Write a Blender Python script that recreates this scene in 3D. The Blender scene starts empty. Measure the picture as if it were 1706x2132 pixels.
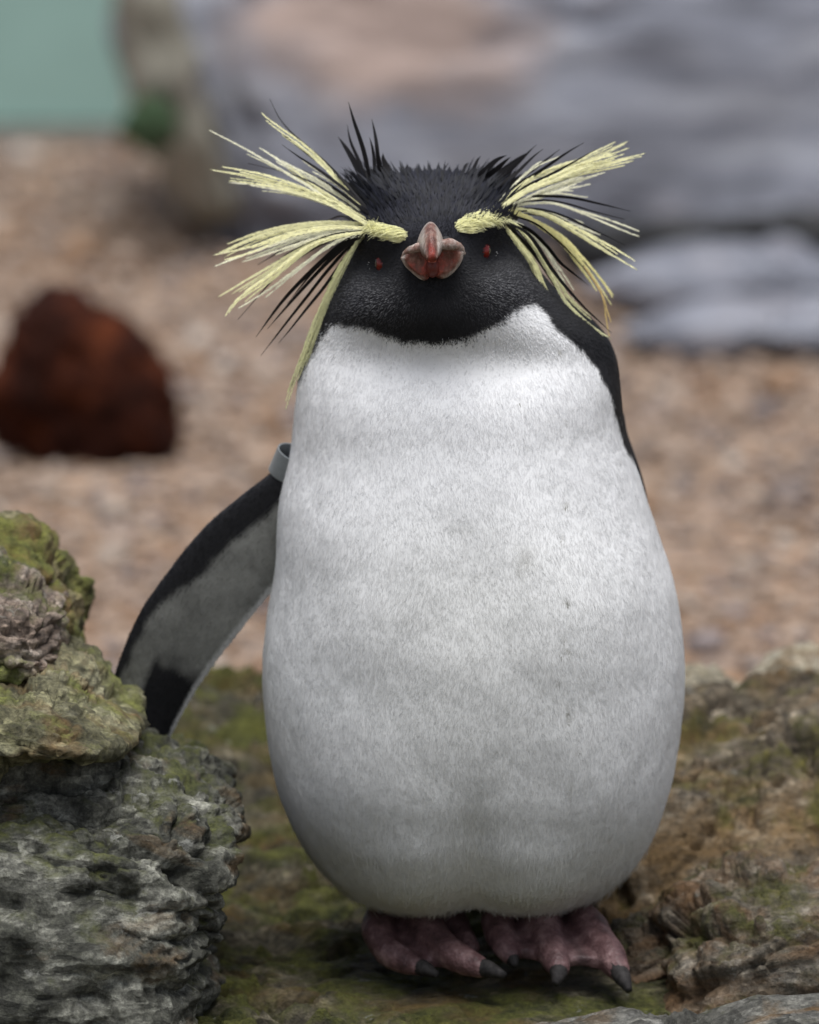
import bpy, bmesh, math, random
import numpy as np
from mathutils import Vector, Matrix
from mathutils.bvhtree import BVHTree

random.seed(7)
rng = np.random.default_rng(11)
scene = bpy.context.scene
COL = scene.collection

# ------------------------------------------------------------------ camera
CAM = np.array([0.0, -3.3, 0.86]); PITCH = math.radians(10.0)
FOC, SH = 200.0, 36.0
W0, H0 = 1706.0, 2132.0
cd = bpy.data.cameras.new('camera'); cam = bpy.data.objects.new('camera', cd); COL.objects.link(cam)
cam.location = CAM; cam.rotation_euler = (math.radians(90) - PITCH, 0, 0)
cd.lens = FOC; cd.sensor_fit = 'VERTICAL'; cd.sensor_height = SH; cd.sensor_width = SH
cd.clip_start = 0.05; cd.clip_end = 2000
cd.dof.use_dof = True; cd.dof.focus_distance = 3.225; cd.dof.aperture_fstop = 6.3
scene.camera = cam
# ------------------------------------------------------------------ sky, sun, exposure (bright overcast)
SUN_EL, SUN_AZ = math.radians(80), math.radians(165)     # azimuth: clockwise from +Y
world = bpy.data.worlds.new('World'); scene.world = world; world.use_nodes = True
nt = world.node_tree; nt.nodes.clear()
sky = nt.nodes.new('ShaderNodeTexSky'); sky.sky_type = 'NISHITA'; sky.sun_disc = False
sky.sun_elevation = SUN_EL; sky.sun_rotation = SUN_AZ; sky.dust_density = 1.5; sky.air_density = 0.7
hs = nt.nodes.new('ShaderNodeHueSaturation'); hs.inputs['Saturation'].default_value = 0.42
bg = nt.nodes.new('ShaderNodeBackground'); bg.inputs['Strength'].default_value = 0.05
wo = nt.nodes.new('ShaderNodeOutputWorld')
nt.links.new(sky.outputs[0], hs.inputs['Color']); nt.links.new(hs.outputs[0], bg.inputs['Color']); nt.links.new(bg.outputs[0], wo.inputs['Surface'])
sd = bpy.data.lights.new('sun', 'SUN'); sun = bpy.data.objects.new('sun', sd); COL.objects.link(sun)
sd.energy = 1.5; sd.angle = math.radians(40); sd.color = (1.0, 0.992, 0.985)
sdir = Vector((math.sin(SUN_AZ) * math.cos(SUN_EL), math.cos(SUN_AZ) * math.cos(SUN_EL), math.sin(SUN_EL)))
sun.rotation_euler = sdir.to_track_quat('Z', 'Y').to_euler(); sun.location = (0, 0, 8)
scene.view_settings.view_transform = 'Standard'; scene.view_settings.look = 'None'
scene.view_settings.gamma = 1; scene.view_settings.use_curve_mapping = False
scene.view_settings.exposure = 1.33
scene.render.engine = 'CYCLES'
scene.cycles.use_denoising = True; scene.cycles.max_bounces = 8; scene.cycles.diffuse_bounces = 4
scene.cycles.use_adaptive_sampling = False

# ------------------------------------------------------------------ pixel <-> place
C_, S_ = math.cos(PITCH), math.sin(PITCH)
def ray(px, py):
    u = (px - W0 / 2) / (H0 / 2) * (SH / 2 / FOC); v = (H0 / 2 - py) / (H0 / 2) * (SH / 2 / FOC)
    return np.array([u, C_ + v * S_, -S_ + v * C_])
def P(px, py, Y=0.0):
    d = ray(px, py); t = (Y - CAM[1]) / d[1]
    return CAM + d * t
def Pg(px, py, z):
    d = ray(px, py); t = (z - CAM[2]) / d[2]
    return CAM + d * t
def proj(p):
    q = np.asarray(p) - CAM
    dep = q[..., 1] * C_ - q[..., 2] * S_
    u = q[..., 0] / dep; v = (q[..., 1] * S_ + q[..., 2] * C_) / dep
    k = H0 / 2 / (SH / 2 / FOC)
    return W0 / 2 + u * k, H0 / 2 - v * k

# ------------------------------------------------------------------ noise
_perm = np.random.default_rng(3).permutation(256); _perm = np.concatenate([_perm, _perm, _perm])
_g = np.random.default_rng(4).normal(size=(256, 3)); _g /= np.linalg.norm(_g, axis=1)[:, None]
def perlin(p):
    p = np.asarray(p, dtype=np.float64)
    i = np.floor(p).astype(np.int64); f = p - i; i &= 255
    w = f * f * f * (f * (f * 6 - 15) + 10)
    out = 0
    for dx in (0, 1):
        for dy in (0, 1):
            for dz in (0, 1):
                h = _perm[_perm[_perm[(i[:, 0] + dx) & 255] + ((i[:, 1] + dy) & 255)] + ((i[:, 2] + dz) & 255)]
                g = _g[h]
                d = g[:, 0] * (f[:, 0] - dx) + g[:, 1] * (f[:, 1] - dy) + g[:, 2] * (f[:, 2] - dz)
                ww = (w[:, 0] if dx else 1 - w[:, 0]) * (w[:, 1] if dy else 1 - w[:, 1]) * (w[:, 2] if dz else 1 - w[:, 2])
                out = out + d * ww
    return out * 1.6
def fbm(p, oct=4, lac=2.03, gain=0.5):
    p = np.array(p, dtype=np.float64); a, s = 1.0, 0
    for k in range(oct):
        s = s + a * perlin(p + 17.3 * k); p = p * lac; a *= gain
    return s
def ridged(p, oct=4, gain=0.5):
    p = np.array(p, dtype=np.float64); a, s = 1.0, 0
    for k in range(oct):
        s = s + a * (1 - 2 * np.abs(perlin(p + 31.7 * k))); p = p * 2.07; a *= gain
    return s
def hash1(i, seed=0):
    v = np.sin(i * 127.1 + seed * 311.7 + 13.7) * 43758.5453
    return v - np.floor(v)

def worley(p, seed=0):
    """nearest-cell random height with a random tilt: broken, faceted stone; also distance to the cell border"""
    i = np.floor(p).astype(np.int64); d1 = np.full(len(p), 9.0); d2 = np.full(len(p), 9.0); h = np.zeros(len(p))
    for dx in (-1, 0, 1):
        for dy in (-1, 0, 1):
            for dz in (-1, 0, 1):
                c = i + np.array([dx, dy, dz])
                k = c[:, 0] * 12.9898 + c[:, 1] * 78.233 + c[:, 2] * 37.719 + seed * 3.1
                r = [hash1(k, q) for q in range(7)]
                q = p - (c + np.stack(r[:3], 1)); dd = np.linalg.norm(q, axis=1)
                hh = (r[3] - 0.5) + (q[:, 0] * (r[4] - .5) + q[:, 1] * (r[5] - .5) + q[:, 2] * (r[6] - .5)) * 1.6
                n_ = dd < d1; d2 = np.where(n_, d1, np.minimum(d2, dd)); h = np.where(n_, hh, h); d1 = np.where(n_, dd, d1)
    return h, d2 - d1
# ------------------------------------------------------------------ object helpers
def mesh_obj(name, verts, faces, mat=None, parent=None, smooth=True, attrs=None):
    me = bpy.data.meshes.new(name)
    verts = np.asarray(verts, dtype=np.float32)
    if isinstance(faces, np.ndarray):
        n = faces.shape[1]
        me.vertices.add(len(verts)); me.vertices.foreach_set('co', verts.ravel())
        me.loops.add(faces.size); me.loops.foreach_set('vertex_index', faces.astype(np.int32).ravel())
        me.polygons.add(len(faces)); me.polygons.foreach_set('loop_start', np.arange(0, faces.size, n, dtype=np.int32))
        me.update(calc_edges=True)
    else:
        me.from_pydata(verts.tolist(), [], faces)
    me.polygons.foreach_set('use_smooth', np.full(len(me.polygons), smooth))
    for k, v in (attrs or {}).items():
        v = np.asarray(v, dtype=np.float32)
        if v.ndim == 2:
            a = me.color_attributes.new(k, 'FLOAT_COLOR', 'POINT')
            if v.shape[1] == 3: v = np.concatenate([v, np.ones((len(v), 1), np.float32)], 1)
            a.data.foreach_set('color', v.ravel())
        else:
            a = me.attributes.new(k, 'FLOAT', 'POINT'); a.data.foreach_set('value', v)
    if mat: me.materials.append(mat)
    me.update()
    o = bpy.data.objects.new(name, me); COL.objects.link(o)
    if parent: o.parent = parent
    return o
def tag(o, label=None, cat=None, group=None, kind=None):
    if label: o['label'] = label
    if cat: o['category'] = cat
    if group: o['group'] = group
    if kind: o['kind'] = kind
    return o
def ico(sub):
    bm = bmesh.new(); bmesh.ops.create_icosphere(bm, subdivisions=sub, radius=1)
    v = np.array([x.co[:] for x in bm.verts]); f = np.array([[q.index for q in x.verts] for x in bm.faces]); bm.free()
    v /= np.linalg.norm(v, axis=1)[:, None]
    return v, f
_ICO = {}
def getico(s):
    if s not in _ICO: _ICO[s] = ico(s)
    return _ICO[s]
def vnormals(v, f):
    n = np.zeros_like(v)
    if f.shape[1] == 4:
        fn = np.cross(v[f[:, 2]] - v[f[:, 0]], v[f[:, 3]] - v[f[:, 1]])
    else:
        fn = np.cross(v[f[:, 1]] - v[f[:, 0]], v[f[:, 2]] - v[f[:, 0]])
    for k in range(f.shape[1]): np.add.at(n, f[:, k], fn)
    return n / (np.linalg.norm(n, axis=1)[:, None] + 1e-12)
def relax(v, f, it, k=0.5):
    e = np.concatenate([f[:, [a, (a + 1) % f.shape[1]]] for a in range(f.shape[1])]); cnt = np.bincount(e[:, 0], minlength=len(v))[:, None]
    for _ in range(it):
        a = np.stack([np.bincount(e[:, 0], weights=v[e[:, 1], q], minlength=len(v)) for q in range(3)], 1) / cnt
        v = v + (a - v) * k
    return v
def smoothstep(a, b, x):
    t = np.clip((x - a) / (b - a), 0, 1); return t * t * (3 - 2 * t)
def catmull(pts, n):
    pts = np.asarray(pts, dtype=float)
    p = np.vstack([2 * pts[0] - pts[1], pts, 2 * pts[-1] - pts[-2]])
    seg = np.linalg.norm(np.diff(pts[:, :3], axis=0), axis=1); cum = np.concatenate([[0], np.cumsum(seg)]); cum /= cum[-1]
    out = []
    for t in np.linspace(0, 1, n):
        i = min(np.searchsorted(cum, t, side='right') - 1, len(pts) - 2)
        u = (t - cum[i]) / (cum[i + 1] - cum[i] + 1e-12)
        a, b, c, d = p[i], p[i + 1], p[i + 2], p[i + 3]
        out.append(0.5 * (2 * b + (c - a) * u + (2 * a - 5 * b + 4 * c - d) * u * u + (3 * b - a - 3 * c + d) * u ** 3))
    return np.array(out)

# ------------------------------------------------------------------ materials
class M:
    def __init__(s, name):
        s.m = bpy.data.materials.new(name); s.m.use_nodes = True; s.t = s.m.node_tree; s.t.nodes.clear()
        s.out = s.n('ShaderNodeOutputMaterial'); s.b = s.n('ShaderNodeBsdfPrincipled'); s.l(s.b.outputs[0], s.out.inputs[0])
    def n(s, t): return s.t.nodes.new(t)
    def l(s, a, b): s.t.links.new(a, b)
    def coord(s, scale=(1, 1, 1), rot=(0, 0, 0), loc=(0, 0, 0)):
        g = s.n('ShaderNodeTexCoord'); mp = s.n('ShaderNodeMapping'); s.l(g.outputs['Object'], mp.inputs[0])
        mp.inputs['Scale'].default_value = scale; mp.inputs['Rotation'].default_value = rot; mp.inputs['Location'].default_value = loc
        return mp.outputs[0]
    def noise(s, vec, scale, detail=6, rough=0.55, dist=0.0):
        n = s.n('ShaderNodeTexNoise'); s.l(vec, n.inputs['Vector'])
        n.inputs['Scale'].default_value = scale; n.inputs['Detail'].default_value = detail
        n.inputs['Roughness'].default_value = rough; n.inputs['Distortion'].default_value = dist
        return n.outputs[0]
    def ramp(s, fac, stops):
        r = s.n('ShaderNodeValToRGB'); s.l(fac, r.inputs[0]); e = r.color_ramp.elements
        while len(e) < len(stops): e.new(0.5)
        for x, (p, c) in zip(e, stops):
            x.position = p; x.color = (c, c, c, 1) if not hasattr(c, '__len__') else (*c, 1)
        return r.outputs[0]
    def mix(s, f, a, b, mode='MIX'):
        m = s.n('ShaderNodeMix'); m.data_type = 'RGBA'; m.blend_type = mode
        for v, i in ((f, 0), (a, 6), (b, 7)):
            if hasattr(v, 'is_linked') or hasattr(v, 'links'): s.l(v, m.inputs[i])
            else: m.inputs[i].default_value = v if not hasattr(v, '__len__') else (*v, 1)
        return m.outputs[2]
    def math(s, op, a, b=0.0):
        m = s.n('ShaderNodeMath'); m.operation = op
        for v, i in ((a, 0), (b, 1)):
            if hasattr(v, 'links'): s.l(v, m.inputs[i])
            else: m.inputs[i].default_value = v
        return m.outputs[0]
    def bump(s, h, strength=0.5, dist=0.01, prev=None):
        b = s.n('ShaderNodeBump'); s.l(h, b.inputs['Height']); b.inputs['Strength'].default_value = strength; b.inputs['Distance'].default_value = dist
        if prev is not None: s.l(prev, b.inputs['Normal'])
        return b.outputs[0]
    def attr(s, name):
        a = s.n('ShaderNodeAttribute'); a.attribute_name = name; return a
    def set(s, **k):
        for a, v in k.items():
            i = s.b.inputs[a.replace('_', ' ')]
            if hasattr(v, 'links'): s.l(v, i)
            else: i.default_value = (*v, 1) if hasattr(v, '__len__') else v
        return s

def rock_material(name, dark, mid, light, moss=0.5, mossA=(0.035, 0.05, 0.008), mossB=(0.13, 0.14, 0.025),
                  ochre=0.3, ochreC=(0.2, 0.11, 0.035), lichen=0.3, rot=(0, 0, 0), tex=1.0, seed=0.0, upk=0.5, fine=1.0, bumpk=1.0, streaky=0.5):
    m = M(name); v = m.coord(loc=(seed, seed * 1.7, seed * 0.6)); vs = m.coord(scale=(1, 1, 2.8), rot=rot, loc=(seed, 0, seed))
    n1 = m.noise(v, 22 * tex, 8, 0.62, 0.3); n2 = m.noise(vs, 26 * tex, 8, 0.62, 0.5); n3 = m.noise(v, 190 * tex, 6, 0.78)
    base = m.ramp(n1, [(0.3, dark), (0.5, mid), (0.7, light)])
    streak = m.ramp(n2, [(0.35, dark), (0.52, mid), (0.62, light)])
    col = m.mix(streaky, base, streak)
    gr = m.ramp(n3, [(0.34, 0.3), (0.5, 0.95), (0.66, 1.9)])
    col = m.mix(0.9, col, gr, 'MULTIPLY')
    wv_ = m.n('ShaderNodeVectorMath'); wv_.operation = 'ADD'; nz_ = m.n('ShaderNodeTexNoise'); nz_.inputs['Scale'].default_value = 60 * tex; nz_.inputs['Detail'].default_value = 4; m.l(v, nz_.inputs['Vector'])
    sc_ = m.n('ShaderNodeVectorMath'); sc_.operation = 'SCALE'; sc_.inputs['Scale'].default_value = .02; m.l(nz_.outputs['Color'], sc_.inputs[0]); m.l(vs, wv_.inputs[0]); m.l(sc_.outputs[0], wv_.inputs[1])
    vo_ = m.n('ShaderNodeTexVoronoi'); vo_.inputs['Scale'].default_value = 75 * tex; m.l(wv_.outputs[0], vo_.inputs['Vector'])
    bw_ = m.n('ShaderNodeSeparateColor'); m.l(vo_.outputs['Color'], bw_.inputs[0])
    col = m.mix(0.7, col, m.ramp(bw_.outputs[0], [(0.1, 0.5), (0.6, 1.0), (0.95, 1.7)]), 'MULTIPLY')
    no = m.noise(m.coord(loc=(seed + 4, 2, 1), scale=(1, 1, 2.0), rot=rot), 11 * tex, 6, 0.62, 0.6)
    om = m.ramp(no, [(0.62 - 0.32 * ochre, 0.0), (0.78 - 0.32 * ochre, 1.0)])
    oc = m.mix(m.ramp(n3, [(0.3, 0.0), (0.7, 1.0)]), tuple(c * 0.5 for c in ochreC), tuple(min(1, c * 1.5) for c in ochreC))
    col = m.mix(m.math('MULTIPLY', om, 0.8), col, oc)
    g = m.n('ShaderNodeNewGeometry'); sx = m.n('ShaderNodeSeparateXYZ'); m.l(g.outputs['Normal'], sx.inputs[0])
    nm = m.noise(m.coord(loc=(seed - 3, 6, 1)), 16 * tex, 9, 0.68, 0.4)
    up = m.math('MULTIPLY', sx.outputs[2], 0.16 * upk)
    mm = m.math('ADD', nm, up)
    thr = 0.74 - 0.34 * moss
    mask = m.ramp(mm, [(thr - 0.05, 0.0), (thr + 0.07, 1.0)])
    mcol = m.mix(m.ramp(m.noise(v, 60, 6, 0.7), [(0.32, 0.0), (0.66, 1.0)]), mossA, mossB)
    mcol = m.mix(0.85, mcol, m.ramp(m.noise(v, 300, 5, 0.8), [(0.32, 0.35), (0.68, 1.8)]), 'MULTIPLY')
    col = m.mix(m.math('MULTIPLY', mask, 0.9), col, mcol)
    nl = m.noise(m.coord(loc=(seed + 9, 1, 3)), 48 * tex, 6, 0.7, 0.2)
    lm = m.ramp(nl, [(0.70 - 0.12 * lichen, 0.0), (0.76 - 0.12 * lichen, 1.0)])
    col = m.mix(m.math('MULTIPLY', lm, 0.75), col, m.mix(n3, (0.20, 0.20, 0.17), (0.46, 0.46, 0.42)))
    b1 = m.bump(vo_.outputs['Distance'], 0.5 * bumpk, 0.006, m.bump(n2, 0.5 * bumpk, 0.012))
    b2 = m.bump(n3, 0.8 * fine * bumpk, 0.005, b1)
    b3 = m.bump(m.noise(v, 420, 4, 0.7), 0.5 * fine * bumpk, 0.002, b2)
    m.set(Base_Color=col, Roughness=m.ramp(n3, [(0.2, 0.62), (0.8, 0.9)]), Normal=b3)
    m.b.inputs['Specular IOR Level'].default_value = 0.35
    return m.m

def simple(name, col, rough=0.6, spec=0.4, noise=None):
    m = M(name); c = col
    if noise:
        sc, a = noise
        c = m.mix(m.ramp(m.noise(m.coord(), sc, 6, 0.65), [(0.3, 0.0), (0.7, 1.0)]), tuple(x * (1 - a) for x in col), tuple(min(1, x * (1 + a)) for x in col))
    m.set(Base_Color=c, Roughness=rough); m.b.inputs['Specular IOR Level'].default_value = spec
    return m

# ------------------------------------------------------------------ rocks
def rock(name, outline, Yc, depth, mat, sub=6, lean=0.0, p=0.8, q=0.8, strata=None, amp=0.006, freq=14, fold=0.012, foldf=6, seed=0, parent=None, long=1.0, pit=0.5):
    """outline: pixel polygon seen at distance Yc (top leaning away by 'lean'); strata=(nx,ny,nz,layers per metre,amplitude)"""
    zc = P(sum(a for a, b in outline) / len(outline), sum(b for a, b in outline) / len(outline), Yc)[2]
    pts = []
    for a, b in outline:
        d = ray(a, b); k = lean                      # meets the plane Y = Yc + lean (z - zc)
        t = (Yc - CAM[1] + k * (CAM[2] - zc)) / (d[1] - k * d[2])
        pts.append(CAM + d * t)
    pts = np.array(pts); c = pts.mean(0)
    th = np.arctan2(pts[:, 2] - c[2], pts[:, 0] - c[0])
    # dense polygon radius by angle
    dense = np.concatenate([np.linspace(pts[i], pts[(i + 1) % len(pts)], 40, endpoint=False) for i in range(len(pts))])
    dth = np.arctan2(dense[:, 2] - c[2], dense[:, 0] - c[0]); dr = np.hypot(dense[:, 2] - c[2], dense[:, 0] - c[0])
    bins = np.linspace(-math.pi, math.pi, 181); R = np.zeros(180)
    idx = np.clip(np.digitize(dth, bins) - 1, 0, 179)
    for i in range(180):
        s = dr[idx == i]; R[i] = s.max() if len(s) else np.nan
    g = ~np.isnan(R); xs = np.arange(180); R = np.interp(xs, xs[g], R[g], period=180)
    R = np.convolve(np.concatenate([R[-3:], R, R[:3]]), np.array([1, 2, 3, 4, 3, 2, 1]) / 16, 'valid')
    d, f = getico(sub); d = d.copy()
    a = np.arctan2(d[:, 2], d[:, 0]); rho = np.hypot(d[:, 0], d[:, 2])
    Ra = np.interp((a + math.pi) / (2 * math.pi) * 180 - 0.5, xs, R, period=180)
    v = np.stack([c[0] + Ra * rho ** p * np.cos(a), c[1] + depth * np.sign(d[:, 1]) * np.abs(d[:, 1]) ** q, c[2] + Ra * rho ** p * np.sin(a)], 1)
    v[:, 1] += lean * (v[:, 2] - c[2])
    n = vnormals(v, f)
    if (n * (v - c)).sum() < 0: n = -n; f = f[:, ::-1]
    so = seed * 7.31
    disp = fold * fbm(v * foldf + so, 3) + amp * ridged(v * freq + so + 5, 5, 0.55) * 0.6
    # knobs: cell-like faceting
    disp += amp * 0.9 * np.abs(fbm(v * freq * 2.3 + so + 9, 4)) - pit * amp * smoothstep(0.25, 0.7, fbm(v * freq * 1.1 + so + 20, 3)) * 2.2
    disp = disp - disp.mean()
    v = v + n * disp[:, None]
    if strata:
        sn = np.array(strata[:3]); sn = sn / np.linalg.norm(sn)
        warp = fbm(v * 7 + so, 4) * 0.9
        t1 = np.cross(sn, [0.3, 1.0, 0.2]); t1 /= np.linalg.norm(t1); t2 = np.cross(sn, t1)
        for fr, am, asp in ((strata[3], strata[4], 4.5), (strata[3] * 2.3, strata[4] * .55, 4.0), (strata[3] * 5.2, strata[4] * .26, 3.4)):
            q = np.stack([v @ t1 * fr / asp / long + warp * .3, v @ t2 * fr / asp / long, v @ sn * fr + warp * .8], 1) + 40 + seed
            h, e_ = worley(q, seed)
            dd = (h * 1.3 - .95 * np.exp(-(e_ / .065) ** 2)) * am
            v = v + n * (dd - dd.mean())[:, None]
        v = relax(v, f, 2 if sub > 6 else 1, .3)
        n = vnormals(v, f)
        if (n * (v - c)).sum() < 0: n = -n
        v = v + n * (amp * .22 * fbm(v * freq * 9 + so, 3) + amp * .10 * ridged(v * freq * 16 + so, 2))[:, None]
    o = mesh_obj(name, v, f, mat, parent)
    return o

# ================================================================== SETTING
GZ = -0.16
# shingle sheet
gm = M('shingle_sheet'); gv = gm.coord()
gvo = gm.n('ShaderNodeTexVoronoi'); gvo.inputs['Scale'].default_value = 55; gm.l(gv, gvo.inputs['Vector']); gsp = gm.n('ShaderNodeSeparateColor'); gm.l(gvo.outputs['Color'], gsp.inputs[0])
gc = gm.ramp(gsp.outputs[0], [(0.0, (0.13, 0.10, 0.09)), (0.25, (0.30, 0.20, 0.13)), (0.45, (0.36, 0.25, 0.17)), (0.65, (0.25, 0.20, 0.175)), (0.8, (0.38, 0.21, 0.10)), (1.0, (0.48, 0.38, 0.30))])
gm.set(Base_Color=gc, Roughness=0.7, Normal=gm.bump(gm.math('SUBTRACT', 1.0, gvo.outputs['Distance']), 1.0, 0.012))
n = 60; gx = np.sign(np.linspace(-1, 1, n)) * np.abs(np.linspace(-1, 1, n)) ** 3 * 400
X, Yg = np.meshgrid(gx, gx); gv_ = np.stack([X.ravel(), Yg.ravel() + 5, np.full(X.size, GZ)], 1)
ii = np.arange(n * n).reshape(n, n); gf = np.stack([ii[:-1, :-1], ii[:-1, 1:], ii[1:, 1:], ii[1:, :-1]], -1).reshape(-1, 4)
tag(mesh_obj('ground', gv_, gf, gm.m), kind='structure')

# pebbles lying on it
pm = M('pebble'); pc = pm.attr('Col').outputs['Color']
pn = pm.noise(pm.coord(), 120, 4, 0.6)
pm.set(Base_Color=pm.mix(0.6, pc, pm.ramp(pn, [(0.3, 0.6), (0.7, 1.35)]), 'MULTIPLY'), Roughness=0.55)
iv, if_ = getico(1)
N = 19000
py_ = rng.uniform(0.75, 7.0, N); hw = 0.55 + (py_ + 3.3) * 0.095
px_ = rng.uniform(-1, 1, N) * hw
sz = np.clip(rng.lognormal(math.log(0.0078), 0.42, N), 0.003, 0.024) * (0.85 + 0.06 * py_)
ax = np.stack([sz * rng.uniform(0.9, 1.5, N), sz * rng.uniform(0.8, 1.2, N), sz * rng.uniform(0.45, 0.8, N)], 1)
ang = rng.uniform(0, 6.28, N); tilt = rng.normal(0, 0.25, N)
pal = np.array([(0.36, 0.23, 0.14), (0.40, 0.27, 0.18), (0.32, 0.17, 0.08), (0.43, 0.22, 0.09), (0.28, 0.22, 0.19), (0.17, 0.14, 0.15),
                (0.48, 0.38, 0.30), (0.24, 0.20, 0.21), (0.38, 0.27, 0.20), (0.12, 0.09, 0.09), (0.60, 0.52, 0.45), (0.42, 0.28, 0.19)])
pw = np.array([3, 3, 2, 1.6, 2.2, 1.2, 1.6, 1.3, 3, .7, .5, 2.4]); pw /= pw.sum()
pcol = pal[rng.choice(len(pal), N, p=pw)] * rng.uniform(0.8, 1.15, (N, 1)); pcol = pcol * .85 + pcol.mean(0) * .15; pcol = pcol * .72 + pcol.mean(1)[:, None] * np.array([1.12, .98, .84]) * .28; pcol = pcol * .9
V = iv[None] * ax[:, None]
V = V * (1 + 0.14 * rng.normal(size=(N, len(iv), 1)).clip(-1.5, 1.5) * 0.6)
ct, st = np.cos(tilt)[:, None], np.sin(tilt)[:, None]
V = np.stack([V[..., 0], V[..., 1] * ct - V[..., 2] * st, V[..., 1] * st + V[..., 2] * ct], -1)
ca, sa = np.cos(ang)[:, None], np.sin(ang)[:, None]
V = np.stack([V[..., 0] * ca - V[..., 1] * sa, V[..., 0] * sa + V[..., 1] * ca, V[..., 2]], -1)
V += np.stack([px_, py_, GZ + ax[:, 2] * rng.uniform(0.3, 1.1, N)], 1)[:, None]
F = (if_[None] + (np.arange(N) * len(iv))[:, None, None]).reshape(-1, 3)
tag(mesh_obj('gravel', V.reshape(-1, 3), F, pm.m, attrs={'Col': np.repeat(pcol, len(iv), 0)}),
    'brown and tan shingle pebbles covering the ground behind the rocks', 'gravel', kind='stuff')

# mossy rock shelf the penguin stands on
moss_m = rock_material('mossy_shelf', (0.028, 0.026, 0.018), (0.11, 0.096, 0.062), (0.30, 0.26, 0.18), moss=0.52, mossA=(0.026, 0.034, 0.007),
                       mossB=(0.17, 0.175, 0.036), ochre=0.45, ochreC=(0.18, 0.115, 0.03), lichen=0.55, seed=2.2, upk=0.5, bumpk=1.5)
xs = np.concatenate([np.linspace(-2.6, -.56, 30, endpoint=False), np.linspace(-.56, .62, 330, endpoint=False), np.linspace(.62, 2.6, 30)]); ys = np.concatenate([np.linspace(-4.5, -.75, 40, endpoint=False), np.linspace(-0.75, -0.22, 50, endpoint=False), np.linspace(-0.22, 0.3, 210, endpoint=False), np.linspace(0.3, 0.86, 100)])
X, Y = np.meshgrid(xs, ys); pp = np.stack([X.ravel(), Y.ravel(), np.zeros(X.size)], 1)
def shelf_height(pp):
    x, y = pp[:, 0], pp[:, 1]
    h = np.interp(y, [-0.8, -0.3, -0.12, -0.06, 0.05, 0.2, 0.45, 0.62, 0.72, 0.86], [-0.09, -0.035, -0.006, -0.001, 0.004, 0.02, 0.055, 0.05, -0.03, -0.19])
    h = h + 0.0 * smoothstep(0.1, 0.5, x) * smoothstep(-0.1, 0.3, y)
    h = h - 0.03 * smoothstep(0.5, 0.72, np.abs(x))
    rough = smoothstep(0.02, 0.10, np.hypot((x - 0.06) / 1.5, y + 0.02) - 0.04)      # flat tread under the feet
    n0 = fbm(pp * 5 + 3, 3) * 0.018 + ridged(pp * np.array([13, 20, 1]) + 8, 5, 0.55) * 0.0075 - 0.008
    s = (x * 0.35 + y) * 22 + fbm(pp * 9, 3) * 1.2 + 40
    i = np.floor(s); u = s - i
    st_ = (hash1(i, 5) * (1 - smoothstep(.7, 1, u)) + hash1(i + 1, 5) * smoothstep(.7, 1, u) - 0.5) * 0.012
    w1, e1 = worley(np.stack([x * 16 + y * 5, y * 26 - x * 6, 0 * x], 1) + 30 + fbm(pp * 12, 3)[:, None] * .5, 3); w2, e2 = worley(np.stack([x * 45 + y * 15, y * 70 - x * 15, 0 * x], 1) + 30, 4)
    lump = np.maximum(0, fbm(pp * 30 + 2, 4)) * 0.005 + w1 * .014 + w2 * .006 - .004 * np.exp(-(e1 / .1) ** 2)
    h = h + (n0 + st_ + lump) * (0.22 + 0.78 * rough)
    h = h - 0.05 * smoothstep(0.12, 0.22, x) * smoothstep(0.3, 0.45, y)
    h = h - 0.25 * smoothstep(0.78, 0.86, y)
    return h
pp[:, 2] = shelf_height(pp)
nx, ny = len(xs), len(ys); ii = np.arange(nx * ny).reshape(ny, nx)
ff = np.stack([ii[:-1, :-1], ii[:-1, 1:], ii[1:, 1:], ii[1:, :-1]], -1).reshape(-1, 4)
shelf = tag(mesh_obj('rock_shelf', pp, ff, moss_m), kind='structure')
def shelf_z(x, y): return float(shelf_height(np.array([[x, y, 0.0]]))[0])

# ---- left pile
grey_moss = rock_material('grey_mossy_rock', (0.02, 0.021, 0.015), (0.10, 0.10, 0.08), (0.42, 0.415, 0.35), moss=0.33, mossA=(0.024, 0.03, 0.008),
                          mossB=(0.12, 0.128, 0.034), ochre=0.25, lichen=0.75, rot=(0.1, 0.12, 0), seed=0.3, upk=0.7)
green_moss = rock_material('green_mossy_rock', (0.05, 0.05, 0.02), (0.17, 0.155, 0.07), (0.38, 0.34, 0.2), moss=0.72, mossA=(0.05, 0.068, 0.012),
                           mossB=(0.24, 0.24, 0.05), ochre=0.5, lichen=0.3, seed=1.4, upk=0.4)
pink_moss = rock_material('pinkish_mossy_rock', (0.08, 0.06, 0.048), (0.27, 0.205, 0.16), (0.52, 0.45, 0.38), moss=0.58, mossA=(0.03, 0.045, 0.01),
                          mossB=(0.15, 0.17, 0.03), ochre=0.35, ochreC=(0.3, 0.14, 0.07), lichen=0.6, seed=3.1, upk=0.2)
flaky = rock_material('flaky_green_slab', (0.045, 0.042, 0.02), (0.19, 0.178, 0.10), (0.42, 0.40, 0.26), moss=0.38, mossA=(0.05, 0.062, 0.014),
                      mossB=(0.24, 0.25, 0.065), ochre=0.3, lichen=0.15, rot=(0, 0.16, 0), seed=5.2, upk=0.3)
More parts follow.
